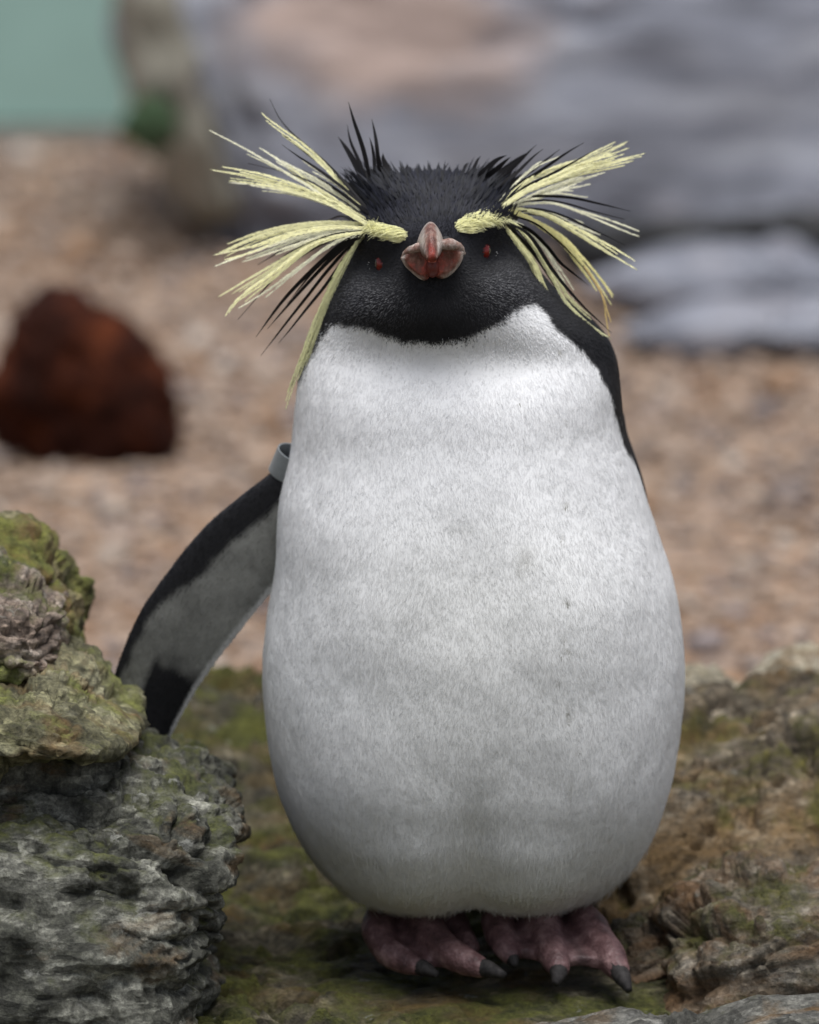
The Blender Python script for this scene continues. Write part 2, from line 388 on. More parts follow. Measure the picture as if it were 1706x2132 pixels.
L4 = rock('boulder', [(-320, 1520), (-120, 1510), (60, 1512), (180, 1530), (300, 1560), (400, 1590), (436, 1625), (460, 1665), (488, 1712), (466, 1780),
                      (452, 1850), (425, 1930), (405, 2010), (395, 2100), (390, 2230), (-320, 2250)], -0.035, 0.16, grey_moss, sub=7, lean=0.22, p=0.7, q=0.75,
          strata=(0.13, 0.12, 1, 30, 0.0085), amp=0.007, freq=13, fold=0.010, foldf=7, seed=1, pit=0.9, long=1.5)
tag(L4, 'large grey stratified boulder with patchy moss, hiding the tip of the flipper', 'rock')
L3 = rock('rock_slab', [(-260, 1392), (-60, 1388), (60, 1384), (140, 1390), (180, 1416), (206, 1448), (236, 1478), (292, 1506), (288, 1524), (200, 1528), (-60, 1540), (-260, 1540)],
          -0.045, 0.13, flaky, sub=6, lean=0.3, p=0.88, q=0.7, strata=(0.2, 0.0, 1, 75, 0.0048), amp=0.003, freq=22, fold=0.003, foldf=9, seed=2, pit=0.3, long=1.8)
tag(L3, 'flaky yellow-green layered slab lying on the large grey boulder', 'rock')
L2 = rock('rock', [(-200, 1215), (-60, 1190), (20, 1212), (95, 1245), (122, 1262), (136, 1300), (140, 1345), (125, 1380), (60, 1398), (-60, 1410), (-200, 1410)],
          0.0, 0.08, pink_moss, sub=6, p=0.7, q=0.8, lean=0.2, strata=(0.1, 0, 1, 45, 0.005), amp=0.006, freq=20, fold=0.008, foldf=10, seed=3)
tag(L2, 'pinkish grey knobbly rock with green patches, resting on the flaky slab', 'rock')
L1 = rock('rock', [(-200, 1130), (-60, 1098), (20, 1096), (60, 1112), (92, 1150), (108, 1185), (140, 1220), (158, 1260), (160, 1300), (155, 1350), (145, 1395), (60, 1420), (-200, 1420)],
          0.10, 0.10, green_moss, sub=6, p=0.75, q=0.8, lean=0.2, strata=(0.3, 0, 1, 22, 0.005), amp=0.005, freq=14, fold=0.01, foldf=9, seed=4)
tag(L1, 'rounded rock thick with bright green moss behind the pinkish grey rock', 'rock')

# ---- right slope
brown = rock_material('brown_layered_rock', (0.055, 0.044, 0.03), (0.22, 0.175, 0.12), (0.48, 0.41, 0.31), moss=0.52, mossA=(0.035, 0.042, 0.008),
                      mossB=(0.24, 0.21, 0.045), ochre=0.5, ochreC=(0.33, 0.205, 0.085), lichen=0.55, rot=(0, -0.6, 0), seed=6.5, upk=0.1, streaky=.75, bumpk=1.6)
pale = rock_material('pale_rock', (0.16, 0.14, 0.09), (0.42, 0.37, 0.27), (0.66, 0.61, 0.50), moss=0.35, mossB=(0.20, 0.19, 0.05), ochre=0.4, lichen=0.8, seed=7.7, upk=0.1)
knob = rock_material('knobbly_grey_brown_rock', (0.04, 0.034, 0.024), (0.14, 0.118, 0.085), (0.34, 0.31, 0.26), moss=0.5, mossA=(0.026, 0.03, 0.007),
                     mossB=(0.11, 0.105, 0.02), ochre=0.5, ochreC=(0.19, 0.10, 0.04), lichen=0.6, rot=(0, -0.35, 0), seed=8.9, upk=0.2)
slabm = rock_material('grey_slab', (0.045, 0.045, 0.037), (0.12, 0.116, 0.10), (0.27, 0.265, 0.24), moss=0.4, mossB=(0.11, 0.115, 0.03), ochre=0.25, lichen=0.7, seed=10.1, upk=0.1)
R1 = rock('boulder', [(1110, 1960), (1120, 1720), (1180, 1590), (1300, 1515), (1430, 1490), (1560, 1485), (1750, 1465), (2000, 1440), (2050, 1900), (1900, 2200), (1180, 2200)],
          0.22, 0.14, brown, sub=7, lean=0.95, p=0.66, q=0.7, strata=(-0.5, -0.25, 0.8, 32, 0.012), amp=0.005, freq=13, fold=0.006, foldf=6, seed=5, pit=0.4, long=2.4)
tag(R1, 'brown and ochre boulder with tilted layers, rising beside the penguin', 'boulder')
R5 = rock('rock', [(1395, 1600), (1405, 1480), (1430, 1438), (1500, 1432), (1580, 1442), (1700, 1500), (1720, 1600), (1500, 1650)],
          0.42, 0.12, pale, sub=5, lean=0.4, p=0.75, q=0.8, strata=(-0.4, 0, 0.9, 26, 0.006), amp=0.006, freq=15, fold=0.01, foldf=8, seed=6)
tag(R5, 'low pale green-grey rock behind the brown layered boulder', 'rock')
R3 = rock('rock', [(1575, 1440), (1600, 1392), (1650, 1362), (1740, 1350), (1850, 1370), (1900, 1520), (1650, 1540), (1585, 1500)],
          0.46, 0.09, pale, sub=5, lean=0.3, p=0.75, q=0.8, strata=(-0.4, 0, 0.9, 26, 0.005), amp=0.006, freq=15, fold=0.01, foldf=9, seed=7)
tag(R3, 'cream coloured rock lump standing highest behind the brown layered boulder', 'rock')
R2 = rock('rock', [(1345, 2110), (1370, 2020), (1400, 1950), (1440, 1890), (1500, 1858), (1590, 1838), (1700, 1835), (1850, 1850), (1900, 2160), (1500, 2170)],
          -0.02, 0.085, knob, sub=6, lean=0.5, p=0.75, q=0.8, strata=(-0.35, 0.1, 0.9, 34, 0.008), amp=0.0055, freq=16, fold=0.010, foldf=9, seed=8, pit=0.5, long=1.8)
tag(R2, 'knobbly grey and rust rock with white flecks below the brown boulder', 'rock')
R4 = rock('rock_slab', [(960, 2210), (1060, 2180), (1200, 2160), (1330, 2154), (1450, 2150), (1560, 2132), (1700, 2112), (1900, 2110), (1900, 2300), (1000, 2300)],
          -0.17, 0.05, slabm, sub=6, lean=0.5, p=0.8, q=0.8, strata=(-0.1, 0, 1, 40, 0.004), amp=0.005, freq=20, fold=0.006, foldf=9, seed=9)
tag(R4, 'flat light grey slab in front of the penguin\'s toes', 'rock')
R6 = rock('rock', [(1235, 2010), (1262, 1958), (1310, 1925), (1370, 1905), (1430, 1915), (1440, 2000), (1400, 2070), (1260, 2060)],
          0.03, 0.05, knob, sub=6, lean=0.5, p=0.8, q=0.8, strata=(-0.4, 0.1, 0.9, 40, 0.004), amp=0.006, freq=20, fold=0.006, foldf=12, seed=10)
tag(R6, 'small rust-streaked rock just behind the penguin\'s outer toe', 'rock')

# ---- background
slate = M('slate'); sv = slate.coord(); svs = slate.coord(scale=(1, 1, 5), rot=(0, 0.12, 0))
sc1 = slate.ramp(slate.noise(svs, 4.5, 6, 0.6, 0.4), [(0.3, (0.10, 0.105, 0.128)), (0.5, (0.205, 0.214, 0.255)), (0.68, (0.37, 0.38, 0.425))])
sp = slate.ramp(slate.noise(slate.coord(loc=(3, 1, 5.4)), 3.2, 4, 0.6), [(0.52, 0.0), (0.64, 1.0)])
vd_ = slate.n('ShaderNodeVectorMath'); vd_.operation = 'DISTANCE'; slate.l(slate.coord(scale=(.55, .4, 1)), vd_.inputs[0]); pc_ = P(800, 60, 4.6); vd_.inputs[1].default_value = (pc_[0] * .55, pc_[1] * .4, pc_[2])
dm_ = slate.math('ADD', vd_.outputs['Value'], slate.math('MULTIPLY', slate.noise(sv, 9, 5, .6), .16))
sp = slate.math('MAXIMUM', slate.math('MULTIPLY', sp, .3), slate.ramp(dm_, [(.15, 1.0), (.22, 0.0)]))
sc2 = slate.mix(slate.math('MULTIPLY', sp, 0.85), sc1, (0.37, 0.265, 0.215))
slate.set(Base_Color=sc2, Roughness=0.6, Normal=slate.bump(slate.noise(svs, 20, 6, 0.65), 0.5, 0.03))
B1 = rock('slate_boulder', [(255, -300), (268, 0), (300, 110), (350, 230), (420, 350), (500, 455), (620, 480), (820, 470), (1000, 470), (1250, 490), (1500, 510), (1750, 530), (2100, 540), (2200, -300)],
          4.95, 0.45, slate.m, sub=6, lean=0.3, p=0.55, q=0.45, strata=(-0.12, 0.1, 1, 9, 0.024), amp=0.012, freq=4, fold=0.015, foldf=2, seed=11)
tag(B1, 'huge blue-grey slate boulder with tan patches standing on the shingle', 'boulder')
B2 = rock('slate_slab', [(1190, 600), (1240, 548), (1400, 535), (1600, 530), (1900, 540), (2100, 560), (2100, 650), (1600, 655), (1250, 640)],
          3.95, 0.11, slate.m, sub=5, lean=0.2, p=0.8, q=0.7, strata=(0, 0, 1, 16, 0.012), amp=0.012, freq=8, fold=0.02, foldf=4, seed=12)
tag(B2, 'long flat slate slab lying before the huge slate boulder', 'rock')
B3 = rock('slate_slab', [(1270, 680), (1300, 655), (1500, 655), (1900, 650), (2100, 660), (2100, 735), (1600, 738), (1300, 715)],
          3.6, 0.10, slate.m, sub=5, lean=0.2, p=0.8, q=0.7, strata=(0, 0, 1, 16, 0.012), amp=0.015, freq=8, fold=0.02, foldf=4, seed=13)
tag(B3, 'lowest thin slate slab half buried in the shingle', 'rock')
gap_shade = simple('painted_gap_shade', (.016, .016, .017), .6, .25, (12, .5)).m  # near-black colour for a slab added to stand in for crevice shade
B7 = rock('slate_slab', [(1150, 540), (1215, 468), (1400, 458), (1700, 462), (2100, 470), (2100, 590), (1600, 590), (1250, 585)], 4.16, .06, gap_shade, sub=5, lean=.1, p=.8, q=.7, strata=(0, 0, 1, 16, .01), amp=.01, freq=8, fold=.015, foldf=4, seed=17)  # added slab, stands in for crevice shade
tag(B7, 'added near-black slab painting the shade between the huge boulder and the flat slab', 'rock')
rust = M('dark_rust_rock'); rv = rust.coord()
rc = rust.ramp(rust.noise(rv, 14, 6, 0.65), [(0.34, (0.008, 0.003, 0.002)), (0.52, (0.036, 0.0095, 0.005)), (0.68, (0.13, 0.034, 0.012))])
rust.b.inputs['Specular IOR Level'].default_value = 0.08; rust.set(Base_Color=rc, Roughness=0.8, Normal=rust.bump(rust.noise(rv, 50, 6, 0.7), 0.6, 0.02))
B4 = rock('dark_rock', [(-25, 810), (5, 700), (25, 640), (85, 608), (155, 612), (195, 655), (250, 672), (305, 700), (350, 770), (375, 850), (380, 925), (345, 972), (200, 985), (60, 980), (-10, 935)],
          2.85, 0.09, rust.m, sub=5, lean=0.1, p=0.7, q=0.75, amp=0.008, freq=14, fold=0.012, foldf=9, seed=14)
tag(B4, 'dark red-brown lumpy rock alone on the shingle', 'rock')
# teal painted pool wall: panel with coping and foot strip
teal = simple('teal_paint', (0.37, 0.58, 0.52), 0.55, 0.4, (6, 0.07)).m
a = Pg(-500, 300, GZ); yw = a[1]
x1 = P(262, 150, yw)[0]
def boxm(x0, x1, y0, y1, z0, z1, bev=0.006):
    bm = bmesh.new(); bmesh.ops.create_cube(bm, size=1)
    for v in bm.verts: v.co = ((x0 + x1) / 2 + v.co.x * (x1 - x0), (y0 + y1) / 2 + v.co.y * (y1 - y0), (z0 + z1) / 2 + v.co.z * (z1 - z0))
    bmesh.ops.bevel(bm, geom=bm.edges[:], offset=bev, segments=2, affect='EDGES')
    v = [x.co[:] for x in bm.verts]; f = [[q.index for q in x.verts] for x in bm.faces]; bm.free(); return v, f
wall = bpy.data.objects.new('pool_wall', None); COL.objects.link(wall); wall.location = (x1 - 1.2, yw, GZ)
def wpart(name, b, m):
    v, f = boxm(*b); v = np.array(v) - np.array(wall.location); return mesh_obj(name, v, f, m, wall, smooth=False)
wpart('panel', (x1 - 2.4, x1, yw, yw + 0.12, GZ + 0.03, GZ + 0.95), teal)
wpart('foot_strip', (x1 - 2.4, x1 + 0.01, yw - 0.03, yw + 0.13, GZ - 0.02, GZ + 0.027), simple('concrete', (0.30, 0.28, 0.25), 0.85, 0.3, (30, 0.2)).m)
wpart('coping', (x1 - 2.42, x1 + 0.02, yw - 0.03, yw + 0.15, GZ + 0.953, GZ + 1.0), simple('coping_concrete', (0.36, 0.35, 0.33), 0.8, 0.3, (20, 0.15)).m)
tag(wall, 'pale teal painted pool wall beyond the shingle, next to the slate boulder', 'wall')
gmoss = rock_material('far_green_moss', (0.03, 0.04, 0.02), (0.05, 0.085, 0.035), (0.08, 0.12, 0.05), moss=0.8, mossA=(0.018, 0.04, 0.015), mossB=(0.035, 0.075, 0.028), ochre=0.1, lichen=0.0, seed=12.0, tex=0.3)
B5 = rock('mossy_stone', [(262, 280), (275, 215), (320, 200), (355, 240), (370, 300), (320, 320)], 4.4, 0.06, gmoss, sub=5, amp=0.01, freq=9, fold=0.02, foldf=6, seed=15)
tag(B5, 'small green mossy stone wedged between teal wall and slate boulder', 'rock')
tan = M('tan_sandstone'); tv = tan.coord()
tan.set(Base_Color=tan.ramp(tan.noise(tv, 8, 6, 0.65), [(0.3, (0.15, 0.14, 0.105)), (0.55, (0.25, 0.235, 0.19)), (0.75, (0.36, 0.33, 0.28))]), Roughness=0.85)
B6 = rock('rock', [(256, -120), (330, -120), (400, 140), (470, 320), (540, 465), (430, 480), (335, 330), (275, 170)], 4.55, 0.10, tan.m, sub=5, amp=0.01, freq=9, fold=0.02, foldf=5, seed=16)
tag(B6, 'leaning olive-tan rock between the teal wall and the huge slate boulder', 'rock')

# ================================================================== PENGUIN
FZ = 0.0
pg = bpy.data.objects.new('penguin', None); COL.objects.link(pg); pg.location = (0.03, 0.0, 0.0)
PO = np.array(pg.location)
tag(pg, 'crested penguin with yellow brow plumes and white belly standing on the mossy rock shelf', 'penguin')

sil = np.array([  # py, left px, right px
 (350, 893, 905), (373, 850, 955), (378, 822, 985), (384, 804, 1003), (392, 787, 1021), (408, 768, 1040), (430, 758, 1048), (460, 750, 1058), (490, 741, 1073), (520, 728, 1091),
 (560, 708, 1116), (600, 690, 1146), (640, 674, 1192), (665, 664, 1228), (690, 654, 1256), (720, 641, 1275), (760, 627, 1289), (800, 619, 1294), (860, 613, 1296), (900, 611, 1302),
 (950, 606, 1318), (1000, 592, 1333), (1050, 580, 1348), (1100, 576, 1367), (1150, 577, 1385), (1200, 572, 1402), (1250, 565, 1413), (1300, 556, 1420), (1350, 549, 1424),
 (1400, 546, 1426), (1450, 547, 1425), (1500, 552, 1420), (1550, 560, 1412), (1600, 572, 1402), (1650, 586, 1388), (1700, 605, 1369), (1750, 630, 1348), (1790, 656, 1322),
 (1820, 684, 1292), (1845, 718, 1256), (1862, 760, 1210), (1874, 830, 1140), (1879, 940, 1020)], float)
dep = np.array([  # py, front depth, back depth (m)
 (350, 0.002, 0.002), (373, .018, .02), (378, .029, .03), (384, .037, .04), (392, .045, .05), (408, .054, .058), (430, .062, .066), (460, .068, .072), (500, .074, .076), (540, .078, .079),
 (580, .0795, .082), (620, .079, .086), (650, .076, .09), (680, .0715, .094), (710, .069, .098), (740, .0705, .101), (780, .078, .104), (830, .0845, .107), (870, .0875, .109), (905, .0895, .11), (950, .093, .112),
 (1000, .098, .114), (1100, .107, .118), (1200, .113, .122), (1300, .117, .125), (1450, .118, .126), (1600, .114, .121), (1700, .105, .112), (1790, .085, .095),
 (1845, .06, .07), (1862, .045, .055), (1874, .028, .03), (1879, .004, .004)], float)
NR, NS = 330, 260
sil[0, 0] = dep[0, 0] = 371
t = np.linspace(0, 1, NR); yy0, yy1 = 371, 1879
rows = yy0 + (yy1 - yy0) * (0.75 * t + 0.25 * (0.5 - 0.5 * np.cos(math.pi * t)))
e = np.linspace(0, 1, 26)[1:-1] ** 2
rows = np.unique(np.concatenate([rows, yy0 + e * 26, yy1 - e * 40]))
def sm(x, k):
    xp = np.concatenate([np.full(k, x[0]), x, np.full(k, x[-1])]); w = np.hanning(2 * k + 3)[1:-1]; w /= w.sum()
    return np.convolve(xp, w, 'valid')
Lx, Rx = np.interp(rows, sil[:, 0], sil[:, 1]), np.interp(rows, sil[:, 0], sil[:, 2])
Fd, Bd = np.interp(rows, dep[:, 0], dep[:, 1]), np.interp(rows, dep[:, 0], dep[:, 2])
core = slice(30, -34)
for A in (Lx, Rx, Fd, Bd):
    s = sm(sm(A, 7), 7); A[core] = s[core]
YC = 0.012
NR = len(rows); th = np.linspace(0, 2 * math.pi, NS, endpoint=False)
bv = np.zeros((NR, NS, 3))
for i, py in enumerate(rows):
    l, r = P(Lx[i], py, YC), P(Rx[i], py, YC)
    cx, hw_ = (l[0] + r[0]) / 2, (r[0] - l[0]) / 2
    c, s = np.cos(th), np.sin(th)
    ex = 0.94
    xs_ = np.sign(c) * np.abs(c) ** ex * hw_; ys_ = np.sign(s) * np.abs(s) ** ex
    bv[i, :, 0] = cx + xs_; bv[i, :, 1] = YC + np.where(ys_ < 0, ys_ * Fd[i], ys_ * Bd[i]); bv[i, :, 2] = l[2]
bv = bv.reshape(-1, 3)
ii = np.arange(NR * NS).reshape(NR, NS); jj = np.roll(ii, -1, 1)
bf = np.stack([ii[:-1], ii[1:], jj[1:], jj[:-1]], -1).reshape(-1, 4)
bn = vnormals(bv, bf)
if (bn * (bv - bv.mean(0))).sum() < 0: bf = bf[:, ::-1]; bn = -bn
# modelled forms: brow ridges, cheeks, breast fold, soft feather lumps
pxv, pyv = proj(bv); front = bn[:, 1] < 0.25
def bump_at(cx, cy, sx, sy, a): return a * np.exp(-((pxv - cx) / sx) ** 2 - ((pyv - cy) / sy) ** 2) * front
d = bump_at(800, 490, 70, 26, .005) + bump_at(1000, 468, 70, 26, .005)
d += bump_at(770, 555, 40, 34, -.006) + bump_at(1035, 535, 40, 34, -.006)
d += bump_at(780, 640, 70, 40, .003) + bump_at(1050, 610, 70, 40, .003) + bump_at(900, 640, 55, 60, .004)
d += bump_at(900, 520, 70, 60, .004)
d += bump_at(930, 925, 260, 50, -.0009) + bump_at(740, 1640, 120, 130, .004) + bump_at(1230, 1640, 120, 130, .004) + bump_at(985, 1800, 50, 130, -.006) + bump_at(850, 1840, 100, 70, .006) + bump_at(1125, 1840, 100, 70, .006)
d += bump_at(760, 1290, 90, 110, .003) + bump_at(1190, 1330, 90, 150, .003) + bump_at(980, 1200, 90, 150, -.003)
bodyish = smoothstep(720, 800, pyv)
d += bodyish * (fbm(bv * np.array([24, 24, 11]) + 4, 2) * 0.0010 + fbm(bv * np.array([60, 60, 34]) + 9, 3) * 0.0004)
bv = bv + bn * d[:, None]; bn = vnormals(bv, bf)
if (bn * (bv - bv.mean(0))).sum() < 0: bn = -bn
pxv, pyv = proj(bv)

# plumage colouring: black head, back and tail side; white breast and belly with a dirty tinge
line = np.array([(540, 1000), (606, 850), (620, 800), (645, 750), (672, 700), (690, 680), (712, 674), (745, 682), (795, 697), (850, 712), (900, 717), (950, 711), (1000, 696), (1050, 667),
                 (1088, 645), (1115, 636), (1135, 648), (1150, 678), (1180, 702), (1215, 728), (1245, 768), (1268, 812), (1284, 868), (1300, 930), (1345, 1000), (1420, 1040)], float)
def black_mask(p, nrm, soft=9.0, jit=0.0):
    x, y = proj(p); yl = np.interp(x + jit, line[:, 0], line[:, 1]) + 7 * perlin(np.asarray(p) * 90)
    b = 1 - smoothstep(-soft, soft, y - yl + jit)
    back = smoothstep(0.30, 0.42, nrm[:, 1] + 0.05 * perlin(np.asarray(p) * 60))
    return np.maximum(b, back)
STAIN = [(1095, 1160, 20, 26, .22), (1080, 1185, 9, 12, .25), (1178, 1050, 5, 4, .85), (1180, 1250, 5, 5, .8), (1175, 1330, 4, 4, .8), (1172, 1358, 6, 3, .9), (1184, 1356, 3, 4, .9), (1182, 1478, 4, 4, .8),
         (1183, 1500, 3, 6, .7), (1165, 732, 4, 4, .8), (1078, 832, 3, 3, .8), (1178, 877, 3, 3, .8), (1170, 1120, 4, 4, .7), (1165, 1420, 3, 5, .5), (1190, 1640, 3, 30, .25),
         (960, 1100, 30, 12, .12), (1205, 1560, 5, 5, .4), (1145, 868, 2.5, 2.5, .7)]
def plume_colour(p, nrm, jit=0.0):
    p = np.asarray(p); b = black_mask(p, nrm, 6.0, jit)[:, None]
    x, y = proj(p)
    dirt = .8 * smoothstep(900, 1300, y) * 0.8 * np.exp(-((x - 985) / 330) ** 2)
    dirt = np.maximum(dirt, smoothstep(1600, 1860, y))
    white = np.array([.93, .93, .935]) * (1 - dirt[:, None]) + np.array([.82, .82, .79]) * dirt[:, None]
    white = white * (1 + 0.02 * fbm(p * 70, 2)[:, None])
    st = np.zeros(len(p))
    for (cx, cy, sx, sy, a) in STAIN: st = np.maximum(st, a * np.exp(-((x - cx) / sx) ** 2 - ((y - cy) / sy) ** 2) * (nrm[:, 1] < 0))
    white = white * (1 - st[:, None]) + np.array([.12, .11, .05]) * st[:, None]
    blk = np.array([.021, .021, .024]) * (1 + 0.3 * fbm(p * 60, 2)[:, None])
    crown = smoothstep(560, 430, y)[:, None]
    blk = blk * (1 - crown) + np.array([.016, .017, .026]) * crown
    return np.clip(white * (1 - b) + blk * b, 0.004, 1), b[:, 0]
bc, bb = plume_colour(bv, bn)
skin = M('plumage_base'); skin.set(Base_Color=skin.attr('Col').outputs['Color'], Roughness=0.75); skin.b.inputs['Specular IOR Level'].default_value = 0.2
body = mesh_obj('body', bv - PO, bf, skin.m, pg, attrs={'Col': bc})
bvh = BVHTree.FromPolygons([Vector(x) for x in bv], bf.tolist())
def hit(px, py):
    dd = Vector(ray(px, py)).normalized(); h, nn, _, _ = bvh.ray_cast(Vector(CAM), dd)
    if h is None:
        q = Vector(P(px, py, YC)); h, nn, _, _ = bvh.find_nearest(q)
    nn = nn if nn.dot(Vector(h) - Vector(bv.mean(0))) > 0 or nn.y < 0 else -nn
    return np.array(h), np.array(nn)

# ---- feather coat: short overlapping blades laid over the whole body
ftm = M('feather'); ftm.set(Base_Color=ftm.attr('Col').outputs['Color'], Roughness=0.6); ftm.b.inputs['Specular IOR Level'].default_value = 0.28
_tr = ftm.n('ShaderNodeBsdfTranslucent'); _mx = ftm.n('ShaderNodeMixShader'); _mx.inputs[0].default_value = .3
ftm.l(ftm.b.inputs['Base Color'].links[0].from_socket, _tr.inputs['Color']); ftm.l(ftm.b.outputs[0], _mx.inputs[1]); ftm.l(_tr.outputs[0], _mx.inputs[2]); ftm.l(_mx.outputs[0], ftm.out.inputs[0])
def blades(name, roots, nrm, dirs, length, width, col, parent, mat, lift=0.2, curl=0.3, normal_mix=0.65, kind='stuff'):
    n = len(roots); side = np.cross(dirs, nrm); side /= np.linalg.norm(side, axis=1)[:, None] + 1e-9
    L = length[:, None]; Wd = width[:, None]; lf = lift[:, None] if hasattr(lift, '__len__') else lift
    mid = roots + (dirs * 0.55 + nrm * lf * 0.75) * L * 0.95
    tip = roots + (dirs * (1 - 0.1 * curl) + nrm * (lf * 1.3 - lf * curl)) * L
    rt = roots - nrm * 0.0008
    V = np.stack([rt, mid + side * Wd * 0.5, tip, mid - side * Wd * 0.5], 1).reshape(-1, 3)
    b = np.arange(n)[:, None] * 4
    F = b + np.arange(4)
    o = mesh_obj(name, V - PO, F, mat, parent, attrs={'Col': np.repeat(col, 4, 0)})
    fn = np.cross(side, tip - rt); fn /= np.linalg.norm(fn, axis=1)[:, None] + 1e-9
    fn = np.where(((fn * nrm).sum(1) < 0)[:, None], -fn, fn)
    nn = nrm * normal_mix + fn * (1 - normal_mix) + rng.normal(0, 0.03, fn.shape); nn /= np.linalg.norm(nn, axis=1)[:, None]
    o.data.normals_split_custom_set_from_vertices(np.repeat(nn, 4, 0).tolist())
    if kind: o['kind'] = kind
    return o
tri = np.concatenate([bf[:, [0, 1, 2]], bf[:, [0, 2, 3]]])
ar = np.linalg.norm(np.cross(bv[tri[:, 1]] - bv[tri[:, 0]], bv[tri[:, 2]] - bv[tri[:, 0]]), axis=1)
cen = bv[tri].mean(1); cn = bn[tri[:, 0]]
def sample(weight, n):
    w = ar * weight; idx = rng.choice(len(tri), n, p=w / w.sum())
    u, v = rng.random(n), rng.random(n); fl = u + v > 1; u[fl], v[fl] = 1 - u[fl], 1 - v[fl]
    T = tri[idx]
    p = bv[T[:, 0]] * (1 - u - v)[:, None] + bv[T[:, 1]] * u[:, None] + bv[T[:, 2]] * v[:, None]
    nn = bn[T[:, 0]] * (1 - u - v)[:, None] + bn[T[:, 1]] * u[:, None] + bn[T[:, 2]] * v[:, None]
    return p, nn / np.linalg.norm(nn, axis=1)[:, None]
cpx, cpy = proj(cen)
BILL, _bn = hit(900, 525)
def flow(p, nrm):
    x, y = proj(p); n = len(p)
    down = np.tile(np.array([0, 0, -1.0]), (n, 1)) + np.stack([0.25 * fbm(p * 18 + 1, 2), np.zeros(n), 0.2 * fbm(p * 18 + 7, 2)], 1)
    away = p - BILL; away = away / (np.linalg.norm(away, axis=1)[:, None] + 1e-6)
    away = away + np.array([0, 0.35, 0])
    fw = (1 - smoothstep(650, 730, y))[:, None]
    d = down * (1 - fw) + away * fw
    d = d + rng.normal(0, 0.16, d.shape)
    d = d - (d * nrm).sum(1)[:, None] * nrm
    return d / (np.linalg.norm(d, axis=1)[:, None] + 1e-9)
wfront = np.where(cn[:, 1] < 0.3, 1.0, 0.3)
# breast, belly and back
p, nn = sample(wfront * smoothstep(655, 720, cpy), 310000); dr = flow(p, nn)
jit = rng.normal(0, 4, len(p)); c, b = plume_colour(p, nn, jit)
cl = fbm(p * np.array([120, 120, 60]), 2)
c = c * (1 + rng.normal(0, 0.02, (len(p), 1)) + 0.02 * cl[:, None])
ln = rng.uniform(.0028, .0055, len(p)) * (1 + .2 * cl)
ln = np.where(b > .5, ln * 0.8, ln)
blades('body_feathers', p, nn, dr, ln, rng.uniform(.0003, .0006, len(p)), np.clip(c, .004, .95), pg, ftm.m, lift=np.where(rng.random(len(p)) < .05, rng.uniform(.07, .14, len(p)), rng.uniform(.004, .05, len(p))), normal_mix=0.975)
# loose longer down along the lower hem and flanks
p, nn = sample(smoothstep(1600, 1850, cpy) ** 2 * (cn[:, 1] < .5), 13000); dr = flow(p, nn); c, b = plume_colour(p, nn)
blades('hem_feathers', p, nn, dr, rng.uniform(.004, .010, len(p)) * (1 + .35 * fbm(p * 60, 2)) * (1 + .5 * (rng.random(len(p)) < .08)), rng.uniform(.00025, .0005, len(p)), c * rng.uniform(.95, 1.03, (len(p), 1)), pg, ftm.m, lift=rng.uniform(.03, .3, len(p)), normal_mix=.92)
# face and throat: short velvet
wface = smoothstep(770, 700, cpy) * (cpy > 455) * wfront
p, nn = sample(wface, 60000); dr = flow(p, nn); x, y = proj(p)
c, b = plume_colour(p, nn, rng.normal(0, 4, len(p)))
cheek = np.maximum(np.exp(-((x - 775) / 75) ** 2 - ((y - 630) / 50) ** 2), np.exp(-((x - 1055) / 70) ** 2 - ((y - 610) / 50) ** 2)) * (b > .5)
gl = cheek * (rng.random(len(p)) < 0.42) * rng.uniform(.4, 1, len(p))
c = c * (1 + 2.2 * cheek[:, None] * .5) + gl[:, None] * np.array([.2, .2, .205])  # cheek sheen and glints painted into the feather colour
c = c * (1 + rng.normal(0, .12, (len(p), 1)))
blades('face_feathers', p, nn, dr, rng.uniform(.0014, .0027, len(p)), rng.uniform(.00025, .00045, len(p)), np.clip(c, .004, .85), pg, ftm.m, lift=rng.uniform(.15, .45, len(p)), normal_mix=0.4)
# crown: longer spiky black feathers standing up and back
wcr = (cpy <= 470) * 1.0
p, nn = sample(wcr, 9000); x, y = proj(p)
out = (x - 905) / 150
d = np.stack([out * 0.75 + rng.normal(0, .10, len(p)), 0.75 + rng.normal(0, .12, len(p)), 0.8 + rng.normal(0, .1, len(p))], 1)
d = d + (p - BILL) * 2; d = d - 0.75 * (d * nn).sum(1)[:, None] * nn; d /= np.linalg.norm(d, axis=1)[:, None]
c, b = plume_colour(p, nn); c = c * rng.uniform(.35, 1.8, (len(p), 1))
ln = rng.uniform(.0035, .0075, len(p)) * (1 + .9 * smoothstep(.5, 1.0, np.abs(out))) * (1 + .5 * (rng.random(len(p)) < .06))
blades('crown_feathers', p, nn, d, ln, rng.uniform(.0006, .0014, len(p)), c, pg, ftm.m, lift=rng.uniform(.05, .3, len(p)), curl=0.1, normal_mix=0.3)

p, nn = sample(wcr * (cpy < 440) * np.clip(np.abs(cpx - 905) / 150, .2, 1) ** 1.3, 620); x, y = proj(p); out = (x - 905) / 150
d = np.stack([out * 1.1 + rng.normal(0, .16, len(p)), .75 + rng.normal(0, .15, len(p)), .9 + rng.normal(0, .1, len(p))], 1)
d = d - .6 * (d * nn).sum(1)[:, None] * nn; d /= np.linalg.norm(d, axis=1)[:, None]
blades('crown_spikes', p, nn, d, rng.uniform(.006, .011, len(p)) * (1 + 1.5 * np.abs(out) ** 2), rng.uniform(.0009, .0018, len(p)), np.array([.015, .016, .022]) * rng.uniform(.4, 1.7, (len(p), 1)), pg, ftm.m, lift=rng.uniform(.1, .38, len(p)), curl=.1, normal_mix=.3)

